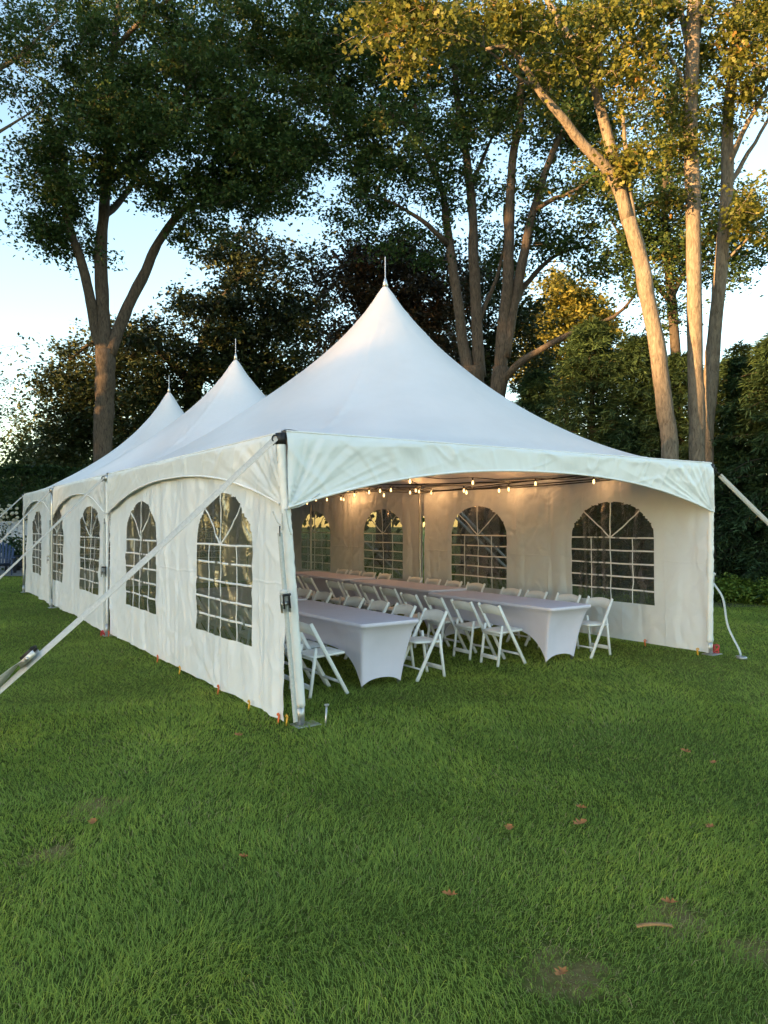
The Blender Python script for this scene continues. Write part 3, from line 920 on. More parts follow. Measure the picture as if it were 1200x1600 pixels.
# ------------------------------------------------------------------ string lights
bulb_light = {}
def bulb_on(parent, p):
    MB().lathe([(.012, .0), (.014, -.012), (.014, -.045)], p, 8).build('socket', M['rubber'], parent, True)
    b = MB().lathe([(.009, -.046), (.012, -.058), (.018, -.080), (.018, -.092), (.013, -.106), (.004, -.114)], p, 10).build('bulb', M['bulb'], parent, True)
    ld = bulb_light.setdefault('d', None) or bulb_light.setdefault('x', bpy.data.lights.new('bulb_light', 'POINT'))
    ld.energy = .7; ld.color = (1.0, .50, .18); ld.shadow_soft_size = .03
    lo = bpy.data.objects.new('bulb_light', ld); COL.objects.link(lo); lo.parent = parent; lo.location = np.asarray(p) + np.array((0, 0, -.09))
def on_b(px, py, b):
    """where a spot of the photo meets the plane at tent length b"""
    d = at(px, py, 1.0) - np.array((0, 0, CAM_H))
    dv = -d[0] * su + d[1] * cu; o0 = -(-OX * su + OY * cu)
    t = (b - o0) / dv
    return d * t + np.array((0, 0, CAM_H))
def on_a(px, py, a):
    d = at(px, py, 1.0) - np.array((0, 0, CAM_H))
    t = (a + OX * cu + OY * su) / (d[0] * cu + d[1] * su)
    return d * t + np.array((0, 0, CAM_H))
def string_light(label, spots, b, ends):
    e = empty('string_light', tw(TW / 2, b, 0)); e0 = np.array(e.location)
    tag(e, label, 'string lights', 'strings of warm bulbs under the tent roof')
    P = [min((on_b(px, py - 6, b), on_a(px, py - 6, 5.80)), key=lambda q: q[1]) for px, py in spots]
    line = [tw(*ends[0])]
    for i, p in enumerate(P):
        line.append(line[-1] * .5 + (p + np.array((0, 0, .02))) * .5 - np.array((0, 0, .03)))
        line.append(p + np.array((0, 0, .02)))
    line.append(tw(*ends[1]))
    MB().tube(spline(line, 12 * len(line)) - e0, .006, 5).build('cable', M['rubber'], e, True)
    for p in P: bulb_on(e, p - e0 + np.array((0, 0, .02)))
string_light('front string of four widely spaced bulbs across the tent opening', [(641, 752), (739, 755), (837, 757), (928, 754)], 3.2, ((.1, 3.2, 2.43), (TW - .1, 2.2, 2.42)))
string_light('string of bulbs in close pairs left of the right wall windows', [(725, 768), (729, 771), (780, 768), (795, 766)], 4.4, ((1.5, 4.9, 2.42), (TW - .1, 3.6, 2.40)))
string_light('cluster of bulbs strung beside the inner right pole', [(577, 770), (594, 768), (600, 775), (611, 767), (641, 771), (650, 768), (655, 770), (674, 771)], 6.0, ((.1, 6.2, 2.42), (TW - .1, 6.1, 2.40)))
string_light('distant string of small bulbs at the left end of the tent', [(480, 787), (494, 782), (511, 782), (533, 781), (537, 782), (544, 768), (554, 775)], 9.0, ((.1, 9.6, 2.40), (TW - .1, 8.6, 2.40)))

# ------------------------------------------------------------------ banquet tables under stretch covers
def make_table(label):
    r = empty('banquet_table')
    tag(r, label, 'table', 'banquet tables in white stretch covers')
    w, L, H = .74, 2.42, .70
    ix, iy = .11, .19
    # outline of the top with rounded corners, counter-clockwise
    per = []
    rc_ = .05
    for cx, cy, a0 in ((w - rc_, rc_, -PI / 2), (w - rc_, L - rc_, 0), (rc_, L - rc_, PI / 2), (rc_, rc_, PI)):
        for t in np.linspace(0, PI / 2, 5): per.append((cx + rc_ * math.cos(a0 + t), cy + rc_ * math.sin(a0 + t)))
    per = np.array(per)
    dense = []
    for i in range(len(per)):
        p, q = per[i], per[(i + 1) % len(per)]
        n = max(1, int(np.hypot(*(q - p)) / .05))
        for t in range(n): dense.append(p + (q - p) * t / n)
    D = np.array(dense); n = len(D)
    cx, cy = w / 2, L / 2
    fx = (D[:, 0] - cx) / (w / 2); fy = (D[:, 1] - cy) / (L / 2)
    bx = cx + fx * (w / 2 - ix); by = cy + fy * (L / 2 - iy)
    on_end = np.abs(fy) > np.abs(fx) * 0.999
    along = np.where(on_end, np.abs(fx), np.abs(fy))
    rise = np.where(on_end, .085, .36)
    zb = .012 + rise * (1 - along ** np.where(on_end, 2.4, 5.0)) ** .8
    rows = []
    prof = [(0.0, .003, -.016), (0, 0, 0), (0, .0, .016), (.0, .004, .034)]
    rows.append(np.stack([cx + (D[:, 0] - cx) * .985, cy + (D[:, 1] - cy) * .995, np.full(n, H)], 1))
    rows.append(np.stack([D[:, 0], D[:, 1], np.full(n, H - .006)], 1))
    rows.append(np.stack([D[:, 0], D[:, 1], np.full(n, H - .034)], 1))
    rows.append(np.stack([cx + (D[:, 0] - cx) * .975, cy + (D[:, 1] - cy) * .992, np.full(n, H - .042)], 1))
    for t in np.linspace(0, 1, 15)[1:]:
        ins = t ** .62
        z = (H - .042) * (1 - t) + zb * t
        x = cx + (D[:, 0] - cx) * (.975 * (1 - ins)) + (bx - cx) * ins
        y = cy + (D[:, 1] - cy) * (.992 * (1 - ins)) + (by - cy) * ins
        sag = .030 * math.sin(PI * t) * (1 - along ** 3)
        x = x - np.where(on_end, 0, np.sign(fx)) * sag; y = y - np.where(on_end, np.sign(fy), 0) * sag
        rows.append(np.stack([x, y, z], 1))
    P = np.array(rows); P = np.concatenate([P, P[:, :1]], 1)
    mb = MB(); mb.grid(P, True)
    c = MB()
    c.raw(np.vstack([rows[0], [[cx, cy, H + .001]]]), None, [(i, (i + 1) % n, n) for i in range(n)])
    cov = mb.build('table_cover', M['cloth'], r, True)
    c.build('cover_top', M['cloth'], cov, True)
    for x, y in ((ix, iy), (w - ix, iy), (ix, L - iy), (w - ix, L - iy)):
        xx = x + (.03 if x < cx else -.03); yy = y + (.03 if y < cy else -.03)
        MB().tube([(xx, yy, .0), (xx, yy, H - .05)], .014, 8).build('leg', M['steel'], r, True)
    return r
tab = make_table('x')
km = kid_map()
TABLES = {
    'near left': (1.19, .72, 'nearest banquet table, right behind the near corner pole on the left'),
    'near right': (3.78, .62, 'banquet table by the right wall at the tent opening'),
    'second right': (4.02, 3.30, 'middle table of the right row, in front of the inner pole'),
    'third right': (4.10, 6.05, 'farthest visible table of the right row, under the dim rear bulbs'),
    'second left': (1.22, 3.32, 'table behind the nearest left table, its top just showing beside the pole'),
}
for k, (nm, (a, b, lb)) in enumerate(TABLES.items()):
    t_ = tab if k == 0 else copy_tree(tab, None, km)
    p_ = tw(a, b, 0); t_.location = p_; t_.rotation_euler = (0, 0, YAW + (.010 if 'near' in nm else -.004)); t_['label'] = lb

# ------------------------------------------------------------------ folding chairs
def make_chair():
    r = empty('folding_chair'); tag(r, 'x', 'chair', 'white folding chairs at the banquet tables')
    k = .935
    W2 = .205
    def J(*p): return np.array(p) * k
    for sg in (-1, 1):                                     # faces +y
        MB().bar(J(sg * W2, -.245, .785), J(sg * W2, .20, .0), .026 * k, .042 * k, (0, 1, .4), .005).build('long_leg', M['chair'], r)
        MB().bar(J(sg * (W2 - .035), -.16, .52), J(sg * (W2 - .035), -.235, .0), .024 * k, .034 * k, (0, 1, .1), .004).build('rear_leg', M['chair'], r)
    n = 13                                                  # curved top slat
    t = np.linspace(-1, 1, n)
    def slat(zc, h, bow, rise, th, name, y0):
        rows = []
        for dz, dy in ((-h / 2, -th / 2), (-h / 2, th / 2), (h / 2, th / 2), (h / 2, -th / 2)):
            zz = zc + dz + (rise * (1 - t ** 2) if dz > 0 else rise * .75 * (1 - t ** 2))
            rows.append(np.stack([t * (W2 - .012), y0 - (zz - zc) * .52 + dy - bow * (1 - t ** 2), zz], 1) * k)
        rows.append(rows[0])
        mb = MB().grid(np.array(rows)); return mb.build(name, M['chair'], r)
    slat(.700, .115, .018, .028, .018, 'back_slat', -.198)
    s = MB()
    ny, nx = 9, 9                                           # seat frame: thin shell, slightly dished
    s.box(J(0, -.012, .433), (.355 * k, .40 * k, .030 * k), Matrix.Rotation(.05, 3, 'X'), .010 * k)
    s.build('seat', M['chair'], r)
    X, Y = np.meshgrid(np.linspace(-1, 1, 11), np.linspace(-1, 1, 11), indexing='ij')
    m_ = np.maximum(np.abs(X), np.abs(Y))
    Z = .450 + .016 * (1 - m_ ** 6) + Y * .18 * .05
    MB().grid(np.stack([X * .162, -.012 + Y * .185, Z], -1) * k).build('seat_pad', M['pad'], r, True)
    MB().bar(J(-W2, .128, .13), J(W2, .128, .13), .020 * k, .034 * k, (0, 1, .4), .004).build('front_stretcher', M['chair'], r)
    MB().bar(J(-W2 + .035, -.222, .105), J(W2 - .035, -.222, .105), .020 * k, .050 * k, (0, .05, 1), .004).build('rear_stretcher', M['chair'], r)
    MB().bar(J(-W2 + .035, -.182, .405), J(W2 - .035, -.182, .405), .018 * k, .05 * k, (0, .05, 1), .004).build('seat_rail', M['chair'], r)
    return r
chair = make_chair()
km = kid_map()
ORD = ['first', 'second', 'third', 'fourth']
used = [False]
def put_chair(a, b, face, label):
    c = copy_tree(chair, None, km) if used[0] else chair
    used[0] = True
    c.location = tw(a, b, 0)
    c.rotation_euler = (0, 0, YAW + face + random.uniform(-.05, .05)); c['label'] = label
R_, L_ = -PI / 2, PI / 2                                    # facing +a (right), facing -a (left)
for i, b in enumerate((1.02, 1.50, 2.10, 2.70)):
    put_chair(.90 + (.03 * (i % 2)), b, R_, '%s chair from the opening on the left wall side of the nearest table' % ORD[i])
for i, (a, b) in enumerate(((2.18, 1.08), (2.22, 1.72), (2.20, 2.26), (2.22, 2.88))):
    put_chair(a, b, L_, '%s chair from the opening on the aisle side of the nearest left table' % ORD[i])
for i, (a, b) in enumerate(((3.50, 1.15), (3.50, 1.68), (3.50, 2.26), (3.48, 2.80))):
    put_chair(a, b, R_, '%s chair from the opening on the aisle side of the near right table' % ORD[i])
for i, (a, b) in enumerate(((4.80, .93), (4.82, 1.48), (4.80, 2.08), (4.82, 2.62))):
    put_chair(a, b, L_, '%s chair from the opening between the near right table and the right wall' % ORD[i])
for i, b in enumerate((3.72, 4.3, 4.88, 5.42)):
    put_chair(3.74, b, R_, '%s dim chair from the front on the aisle side of the middle right table' % ORD[i])
    put_chair(5.04, b - .05, L_, '%s dim chair from the front on the wall side of the middle right table' % ORD[i])
for i, b in enumerate((6.5, 7.05, 7.6, 8.15)):
    put_chair(3.82, b, R_, '%s chair from the front on the aisle side of the farthest right table' % ORD[i])
    put_chair(5.12, b, L_, '%s chair from the front on the wall side of the farthest right table' % ORD[i])
for i, b in enumerate((3.75, 4.35, 4.95, 5.5)):
    put_chair(2.22, b, L_, '%s chair from the front on the aisle side of the second left table' % ORD[i])
    put_chair(.92, b, R_, '%s chair from the front on the wall side of the second left table' % ORD[i])

# ------------------------------------------------------------------ foliage builders
LOBED8 = np.array([(0, 0), (.32, .30), (.46, .12), (.70, .36), (1, 0), (.70, -.36), (.46, -.12), (.32, -.30)])
LOBED = np.array([(0, 0), (.22, .10), (.30, .30), (.42, .10), (.60, .36), (.70, .12), (.84, .20), (1, 0),
                  (.84, -.20), (.70, -.12), (.60, -.36), (.42, -.10), (.30, -.30), (.22, -.10)])
RHOMB = np.array([(0, 0), (.45, .30), (1, 0), (.45, -.30)])
def leaf_mesh(name, cen, size, shape=RHOMB, up=.5, tint=None, droop=.25, axis=None, aspect=1.0):
    """cen (n,3): one leaf at each place, random attitude with its face biased upward"""
    n = len(cen)
    size = size * (.65 + .7 * RNG.random(n))
    nrm = RNG.normal(size=(n, 3)); nrm[:, 2] = np.abs(nrm[:, 2]) * (1 + up) + up
    nrm /= np.linalg.norm(nrm, axis=1)[:, None]
    ax = RNG.normal(size=(n, 3)) if axis is None else axis + .35 * RNG.normal(size=(n, 3))
    ax[:, 2] -= droop
    ax -= nrm * (ax * nrm).sum(1)[:, None]; ax /= np.linalg.norm(ax, axis=1)[:, None] + 1e-9
    sd = np.cross(nrm, ax)
    k = len(shape)
    u = shape[:, 0]; w = shape[:, 1] * aspect
    bend = -.16 * u ** 2 + .10 * np.abs(w)
    V = cen[:, None] + size[:, None, None] * (u[None, :, None] * ax[:, None] + w[None, :, None] * sd[:, None] + bend[None, :, None] * nrm[:, None])
    me = np_mesh(name, V.reshape(-1, 3), np.arange(n * k).reshape(n, k))
    if tint is None: tint = np.clip(.45 + .22 * RNG.normal(size=n), 0, 1)
    A = me.attributes.new('tint', 'FLOAT', 'POINT')
    A.data.foreach_set('value', np.repeat(tint, k).astype(np.float32))
    return me

def grow_tree(name, label, cat, limbs, blobs, leafmat, bark, leaf=.12, shape=RHOMB, ground=None, spread=.5, per=150, group=None, gaps=1.0, up=.5):
    """limbs: (points, first width, last width) with points (px, py, depth) ; blobs: (px, py, rx, ry, depth, half depth, clusters)"""
    d0 = limbs[0][0][0][2]
    base = at(limbs[0][0][0][0], limbs[0][0][0][1], d0); base[2] = 0
    r = empty(name, base); tag(r, label, cat, group)
    tr = MB(); nodes = []; rad = []
    for li, (pts, w0, w1) in enumerate(limbs):
        P = [at(*p) for p in pts]
        W = [w0 * pts[0][2] / FPX / 2, w1 * pts[-1][2] / FPX / 2]
        if li == 0:
            g = P[0].copy(); g[2] = -.1; P = [g] + P
        n = max(6, int(np.linalg.norm(P[-1] - P[0]) / .30))
        S = spline(P, n)
        t = np.linspace(0, 1, n)
        S = S + .035 * np.stack([vnoise(t * 9, li, 5), vnoise(t * 9, li + 50, 6), 0 * t], 1) * (1 if li else .6)
        rr = (W[0] + (W[1] - W[0]) * t) * (1 + .06 * vnoise(t * n * .5, li, 9))
        if li == 0: rr = rr * (1 + .28 * np.exp(-t * n * .3 / .6))
        tr.tube(S - base, rr, 12 if w0 > 12 else 7, True, .03)
        nodes.extend(S[n // 3 if li == 0 else 1:]); rad.extend(rr[n // 3 if li == 0 else 1:])
    tr.build('trunk', bark, r, True)
    nodes = np.array(nodes); rad = np.array(rad)
    C = []
    for (px, py, rx, ry, d, dd, nc) in blobs:
        for _ in range(nc):
            while True:
                q = RNG.random(3) * 2 - 1
                if (q ** 2).sum() < 1: break
            C.append(at(px + rx * q[0], py + ry * q[1], d + dd * q[2]))
    C = np.array(C)
    dist = np.array([np.min(((nodes - c) ** 2).sum(1)) for c in C])
    br = MB(); cen = []; tints = []
    cap = 5200
    for i in np.argsort(dist):
        c = C[i]
        dd = ((nodes - c) ** 2).sum(1) + 1.5 * np.maximum(nodes[:, 2] - c[2], 0) ** 2
        j = int(dd.argmin()); a = nodes[j]; L = np.linalg.norm(c - a)
        if L > .15:
            mid = a * .5 + c * .5 + np.array((RNG.normal() * .08 * L, RNG.normal() * .08 * L, .08 * L))
            S = spline([a, mid, c], 5)
            r0 = min(rad[j] * .75, .012 + .011 * L)
            br.tube(S - base, np.linspace(r0, .006, 5), 5, False)
            nodes = np.vstack([nodes, S[2:]]); rad = np.concatenate([rad, np.linspace(r0, .006, 5)[2:]])
        # short twigs, with the leaves sitting along them
        m = int(per * (.6 + .8 * RNG.random()))
        nt_ = 7
        ends = RNG.normal(size=(nt_, 3)) * np.array((1, 1, .6)) * spread * 1.1
        for e in ends[:4]:
            br.tube(np.array([c, c + e * .5 + np.array((0, 0, .04)), c + e]) - base, [.008, .006, .004], 3, False)
        k = RNG.integers(0, nt_, m); f = RNG.random(m) ** .6
        cen.append(c + ends[k] * f[:, None] + RNG.normal(size=(m, 3)) * spread * np.array((.30, .30, .24)))
        tints.append(np.clip(.42 + .16 * RNG.normal() + .18 * RNG.normal(size=m), 0, 1))
    br.build('branches', bark, r, True)
    cen = np.concatenate(cen) - base
    add('crown', leaf_mesh('crown', cen, leaf, shape, up, np.concatenate(tints)), leafmat, r)
    return r

def grow_conifer(name, label, px, depth, h, rad, mat, boughs=260, per=60, size=.22, top_py=None, power=.8, skirt=.15, group=None, cat='tree'):
    base = at(px, 800, depth); base[2] = 0
    r = empty(name, base); tag(r, label, cat, group)
    MB().tube([(0, 0, -.1), (.03, 0, h * .5), (0, 0, h * .97)], [.05 * h ** .6, .035 * h ** .6, .01], 9).build('trunk', M['bark_dark'], r, True)
    cen = []; axs = []; tin = []; br = MB()
    for i in range(boughs):
        f = (i + RNG.random()) / boughs
        z = skirt + (h - skirt) * f
        L = rad * ((1 - f) ** power + .05) * (.55 + .70 * RNG.random())
        az = i * 2.39996 + RNG.normal() * .3
        d = np.array((math.cos(az), math.sin(az), 0))
        lift = .30 - .35 * (1 - f) + .15 * RNG.normal()
        t = RNG.random(per) ** .65
        p0 = np.array((0, 0, z))
        P = p0 + d * (t * L)[:, None] + np.stack([0 * t, 0 * t, L * (lift * t - .34 * t ** 2)], 1)
        sd = np.array((-d[1], d[0], 0)); sg = RNG.choice([-1.0, 1.0], per); off = sg * RNG.random(per) * .22 * L * (.25 + (1 - t) * .8)
        P = P + sd * off[:, None]; P[:, 2] -= .25 * np.abs(off) + .05 * RNG.normal(size=per)
        cen.append(P); axs.append(d + sd * (sg * .9)[:, None] + np.array((0, 0, -.25)))
        tin.append(np.clip(.40 + .16 * RNG.normal() + .15 * (t - .5) + .14 * RNG.normal(size=per), 0, 1))
        if i % 2 == 0:
            tt = np.linspace(0, .9, 4)
            br.tube(p0 + d * (tt * L)[:, None] + np.stack([0 * tt, 0 * tt, L * (lift * tt - .34 * tt ** 2)], 1), [.02, .015, .01, .005], 4, False)
    br.build('branches', M['bark_dark'], r)
    cen = np.concatenate(cen); axs = np.concatenate(axs)
    add('crown', leaf_mesh('crown', cen, size, RHOMB, .7, np.concatenate(tin), .15, axs, .24), mat, r)
    return r

def grow_shrub(name, label, x, y, rx, ry, h, mat, n=5000, size=.06, cat='shrub', group=None, z0=0.0):
    r = empty(name, (x, y, z0)); tag(r, label, cat, group)
    st_ = MB(); cen = []; tin = []
    for i in range(46):
        a = RNG.random() * 2 * PI; q = math.sqrt(RNG.random())
        e = np.array((rx * q * math.cos(a), ry * q * math.sin(a), h * (1 - .55 * q * q) * (.75 + .35 * RNG.random())))
        st_.tube(spline([(0, 0, -.03), e * np.array((.5, .5, .45)), e], 5), [.012, .01, .008, .006, .004], 4, False)
        m = n // 46; f = RNG.random(m) ** .5
        cen.append(e * (.35 + .65 * f)[:, None] + RNG.normal(size=(m, 3)) * .12 * np.array((rx, ry, h)))
        tin.append(np.clip(.45 + .15 * RNG.normal() + .2 * RNG.normal(size=m), 0, 1))
    st_.build('stems', M['bark_dark'], r)
    cen = np.concatenate(cen); cen[:, 2] = np.maximum(cen[:, 2], .02)
    add('foliage', leaf_mesh('foliage', cen, size, RHOMB, .4, np.concatenate(tin)), mat, r)
    return r

# ------------------------------------------------------------------ the trees
def L_(d, *pts): return [(x, y, d + (p[2] if len(p) > 2 else 0)) for p in pts for x, y in [p[:2]]]

grow_tree('shade_tree', 'tall forked tree with a dense dark crown behind the rear left tent peaks', 'tree', [
    (L_(26, (162, 690), (165, 620), (166, 545)), 28, 31),
    (L_(26, (163, 552), (150, 500), (140, 450, -.3), (128, 400, -.5), (108, 345, -.8), (100, 300, -1), (85, 235, -1)), 20, 7),
    (L_(26, (167, 552), (162, 480), (158, 400), (165, 330), (170, 280), (172, 200), (176, 110), (186, 40), (195, -60)), 22, 7),
    (L_(26, (172, 552), (195, 490, .3), (225, 430, .5), (245, 385, .6), (275, 340, .5), (300, 318), (350, 280, -.6), (430, 225, -1)), 20, 6),
    (L_(26, (171, 285), (200, 255, -.4), (235, 225, -.8), (265, 185, -1), (310, 120, -1.3)), 13, 4),
    (L_(26, (165, 335), (186, 318, .5), (206, 290, 1), (225, 258, 1.4), (250, 228, 2)), 13, 4),
    (L_(26, (290, 325), (360, 312, .5), (420, 290, .8), (460, 300, 1)), 8, 3),
    (L_(26, (180, 80), (215, 40, -.5), (255, 5, -1), (330, -30, -1.5)), 9, 4),
], [(120, 60, 70, 70, 26, 2, 16), (230, 50, 100, 70, 25.5, 2.5, 34), (350, 70, 110, 80, 25, 2.5, 44), (450, 50, 80, 70, 25, 2, 26),
    (290, 165, 150, 85, 24.5, 2.5, 76), (420, 190, 95, 85, 24.5, 2.5, 46), (190, 200, 100, 70, 25, 2.5, 30), (100, 205, 55, 55, 25, 1.5, 14),
    (95, 285, 75, 55, 25, 2, 24), (75, 340, 38, 50, 25.5, 1.2, 14), (275, 290, 100, 45, 25.5, 2, 28), (395, 285, 90, 50, 25, 2, 32),
    (470, 235, 60, 60, 25.5, 2, 22), (300, 370, 38, 26, 26, 1, 6), (120, 385, 60, 20, 26, 1, 5), (490, 110, 70, 90, 26, 2, 32), (120, 140, 60, 40, 25.5, 1.5, 9)],
    M['oak_leaf'], M['bark_brown'], .14, spread=.52, per=260)

grow_tree('edge_tree', 'tree leaning in from the upper left edge with thin bare twigs and dull leaves', 'tree', [
    (L_(23, (-170, 700), (-165, 500), (-150, 330)), 30, 24),
    (L_(23, (-150, 335), (-60, 160), (30, 85), (95, 30)), 14, 3),
    (L_(23, (-150, 335), (-90, 260), (0, 205), (70, 160)), 10, 2),
    (L_(23, (-150, 335), (-120, 100), (-60, 0), (20, -60)), 14, 4),
], [(10, 130, 50, 70, 23, 1.5, 11), (25, 40, 60, 55, 23, 1.5, 18), (80, 20, 60, 50, 23.5, 1.5, 12), (-60, 100, 80, 120, 23, 2, 24), (60, 130, 40, 40, 23, 1, 4)],
    M['oak_leaf'], M['bark_grey'], .12, spread=.42, per=100)

grow_tree('low_tree', 'leafy tree at the left edge of the lawn with pale sky behind it', 'tree', [
    (L_(30, (-70, 790), (-68, 700), (-60, 600)), 16, 8),
    (L_(30, (-66, 680), (-40, 620), (-12, 570)), 7, 2),
], [(-45, 560, 42, 60, 30, 1.5, 18), (-40, 650, 46, 60, 30, 1.5, 22), (-14, 600, 20, 80, 30, 1, 10), (-70, 610, 40, 100, 30, 1.5, 16)],
    M['pale_leaf'], M['bark_dark'], .11, spread=.40, per=140)

grow_tree('dark_maple', 'broad nearly black maple filling the middle distance behind the two rear peaks', 'tree', [
    (L_(36, (300, 720), (302, 640), (305, 580)), 30, 26),
    (L_(36, (303, 600), (240, 540), (170, 520), (110, 560)), 14, 4),
    (L_(36, (305, 585), (330, 500), (370, 440), (420, 390)), 16, 4),
    (L_(36, (305, 590), (400, 520), (480, 480), (540, 430)), 14, 4),
], [(330, 520, 130, 80, 36, 3, 60), (210, 560, 100, 70, 36, 3, 40), (430, 440, 90, 70, 36, 3, 36), (110, 620, 55, 60, 36, 2, 22), (230, 640, 130, 60, 36, 3, 46),
    (440, 540, 110, 90, 36, 3, 56), (300, 620, 180, 80, 36, 3, 50), (150, 545, 70, 35, 36, 1.5, 10), (380, 390, 60, 30, 36, 1.5, 10), (150, 680, 110, 40, 36, 2, 26), (470, 620, 100, 50, 36, 2, 24)],
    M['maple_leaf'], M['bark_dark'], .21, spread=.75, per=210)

grow_tree('copper_beech', 'dark tree with reddish leaves behind the tallest tent peak', 'tree', [
    (L_(31, (600, 740), (600, 600), (602, 500)), 24, 16),
    (L_(31, (601, 560), (560, 470), (540, 420), (520, 390)), 10, 3),
    (L_(31, (602, 510), (640, 440), (670, 400)), 10, 3),
], [(560, 430, 60, 60, 30.5, 2, 30), (640, 440, 60, 70, 30.5, 2, 34), (600, 520, 80, 70, 30.5, 2.5, 46), (680, 500, 50, 70, 31, 2, 26), (560, 560, 60, 60, 31, 2, 22), (680, 590, 50, 50, 31, 2, 18), (610, 400, 60, 30, 31, 1.5, 14), (700, 430, 40, 50, 31, 1.5, 12)],
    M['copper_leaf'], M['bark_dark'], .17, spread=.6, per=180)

grow_tree('dark_maple', 'dark maple filling the gap behind the brown trunks right of the main peak', 'tree', [
    (L_(35, (765, 760), (764, 640), (762, 540)), 18, 12),
    (L_(35, (763, 570), (735, 500), (725, 450)), 8, 2),
    (L_(35, (762, 545), (800, 480), (815, 440)), 8, 2),
], [(735, 460, 55, 60, 34.5, 2, 24), (790, 540, 50, 55, 34.5, 2, 24), (725, 560, 55, 60, 34.5, 2, 24), (840, 590, 50, 36, 34.5, 2, 14), (780, 440, 40, 40, 34.5, 1.5, 12), (820, 500, 30, 40, 34.5, 1.5, 10)],
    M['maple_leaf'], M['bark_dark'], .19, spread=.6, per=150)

grow_tree('twin_stem_tree', 'pair of slim brown stems rising behind the right slope of the main peak', 'tree', [
    (L_(24.5, (740, 690), (742, 600), (742, 575)), 34, 32),
    (L_(24.5, (734, 590), (722, 510), (710, 420), (702, 360), (693, 300), (665, 230), (650, 150)), 19, 6),
    (L_(24.5, (751, 590), (746, 500), (741, 400), (742, 330), (731, 240), (720, 175), (715, 90), (720, 0)), 19, 7),
    (L_(24.5, (703, 385), (682, 362, -.5), (658, 343, -.8), (625, 322, -1), (590, 305, -1.2)), 10, 3),
    (L_(24.5, (738, 300), (760, 240, .6), (790, 190, 1)), 8, 3),
    (L_(24.5, (665, 230), (630, 190, -.6), (590, 160, -1)), 7, 3),
    (L_(24.5, (752, 500), (775, 440, .5), (790, 380, .8), (790, 320, 1)), 8, 3),
], [(560, 120, 75, 120, 24.5, 2, 46), (630, 60, 80, 80, 24.5, 2, 36), (640, 225, 80, 75, 24, 2.2, 40), (560, 250, 48, 60, 24.5, 1.5, 16), (705, 120, 80, 100, 25, 2, 40),
    (700, 300, 60, 40, 24.5, 1.5, 10), (590, 320, 50, 28, 24, 1.2, 10), (545, 345, 40, 22, 24.5, 1, 5), (655, 390, 60, 30, 25, 1.5, 9), (780, 400, 40, 40, 25.5, 1, 6), (520, 40, 50, 60, 25, 1.5, 16)],
    M['oak_leaf'], M['bark_brown'], .135, spread=.50, per=190)

grow_tree('spreading_oak', 'thick brown trunk with a low side limb, right of the twin stems', 'tree', [
    (L_(24, (772, 690), (778, 620), (784, 575)), 30, 26),
    (L_(24, (782, 585), (790, 500), (797, 410), (800, 310), (806, 240), (816, 170), (815, 80), (820, -20)), 21, 7),
    (L_(24, (790, 560), (805, 470), (820, 400), (840, 320), (866, 240), (902, 175), (930, 100)), 18, 6),
    (L_(24, (783, 600), (800, 580, -.4), (822, 562, -.7), (850, 545, -1), (882, 528, -1.2), (915, 512, -1.3), (955, 500, -1.3), (990, 470, -1.2), (1010, 430, -1.1)), 13, 3),
    (L_(24, (805, 480), (822, 448, .6), (850, 415, 1), (885, 395, 1.4), (925, 385, 1.6)), 12, 3),
    (L_(24, (838, 330), (870, 312, -.5), (905, 298, -.8), (940, 270, -1)), 9, 3),
], [(790, 90, 90, 100, 24, 2, 42), (860, 170, 75, 85, 24, 2, 36), (930, 190, 60, 80, 24.5, 2, 30), (760, 200, 60, 60, 24.5, 1.5, 16), (850, 290, 40, 30, 24.5, 1, 6),
    (880, 375, 60, 32, 25, 1.5, 14), (940, 300, 55, 40, 24, 1.5, 16), (920, 60, 70, 60, 25, 2, 26), (830, 340, 30, 30, 25, 1, 4), (770, 300, 26, 40, 25, 1, 4), (940, 420, 40, 40, 25, 1.2, 8)],
    M['oak_leaf'], M['bark_brown'], .135, spread=.50, per=190)

grow_tree('backdrop_oak', 'dark leafy tree seen between and behind the three right hand trunks', 'tree', [
    (L_(23, (1060, 760), (1058, 600), (1050, 450)), 22, 14),
    (L_(23, (1050, 470), (1090, 400), (1140, 360), (1190, 340)), 9, 3),
    (L_(23, (1050, 455), (1040, 330), (1050, 230), (1060, 130)), 13, 4),
    (L_(23, (1052, 480), (1000, 410), (960, 350)), 9, 3),
], [(1050, 260, 75, 90, 23, 2, 42), (1000, 330, 50, 60, 23, 1.5, 20), (1120, 330, 60, 55, 23, 2, 22), (1120, 420, 70, 45, 23, 1.5, 18), (1010, 420, 60, 55, 23, 1.5, 20),
    (1060, 370, 50, 50, 23, 1.5, 16), (1175, 370, 45, 50, 23, 1.5, 16), (1060, 150, 60, 60, 23, 1.5, 18), (1040, 500, 40, 40, 23, 1, 7)],
    M['oak_leaf'], M['bark_dark'], .125, spread=.48, per=150)

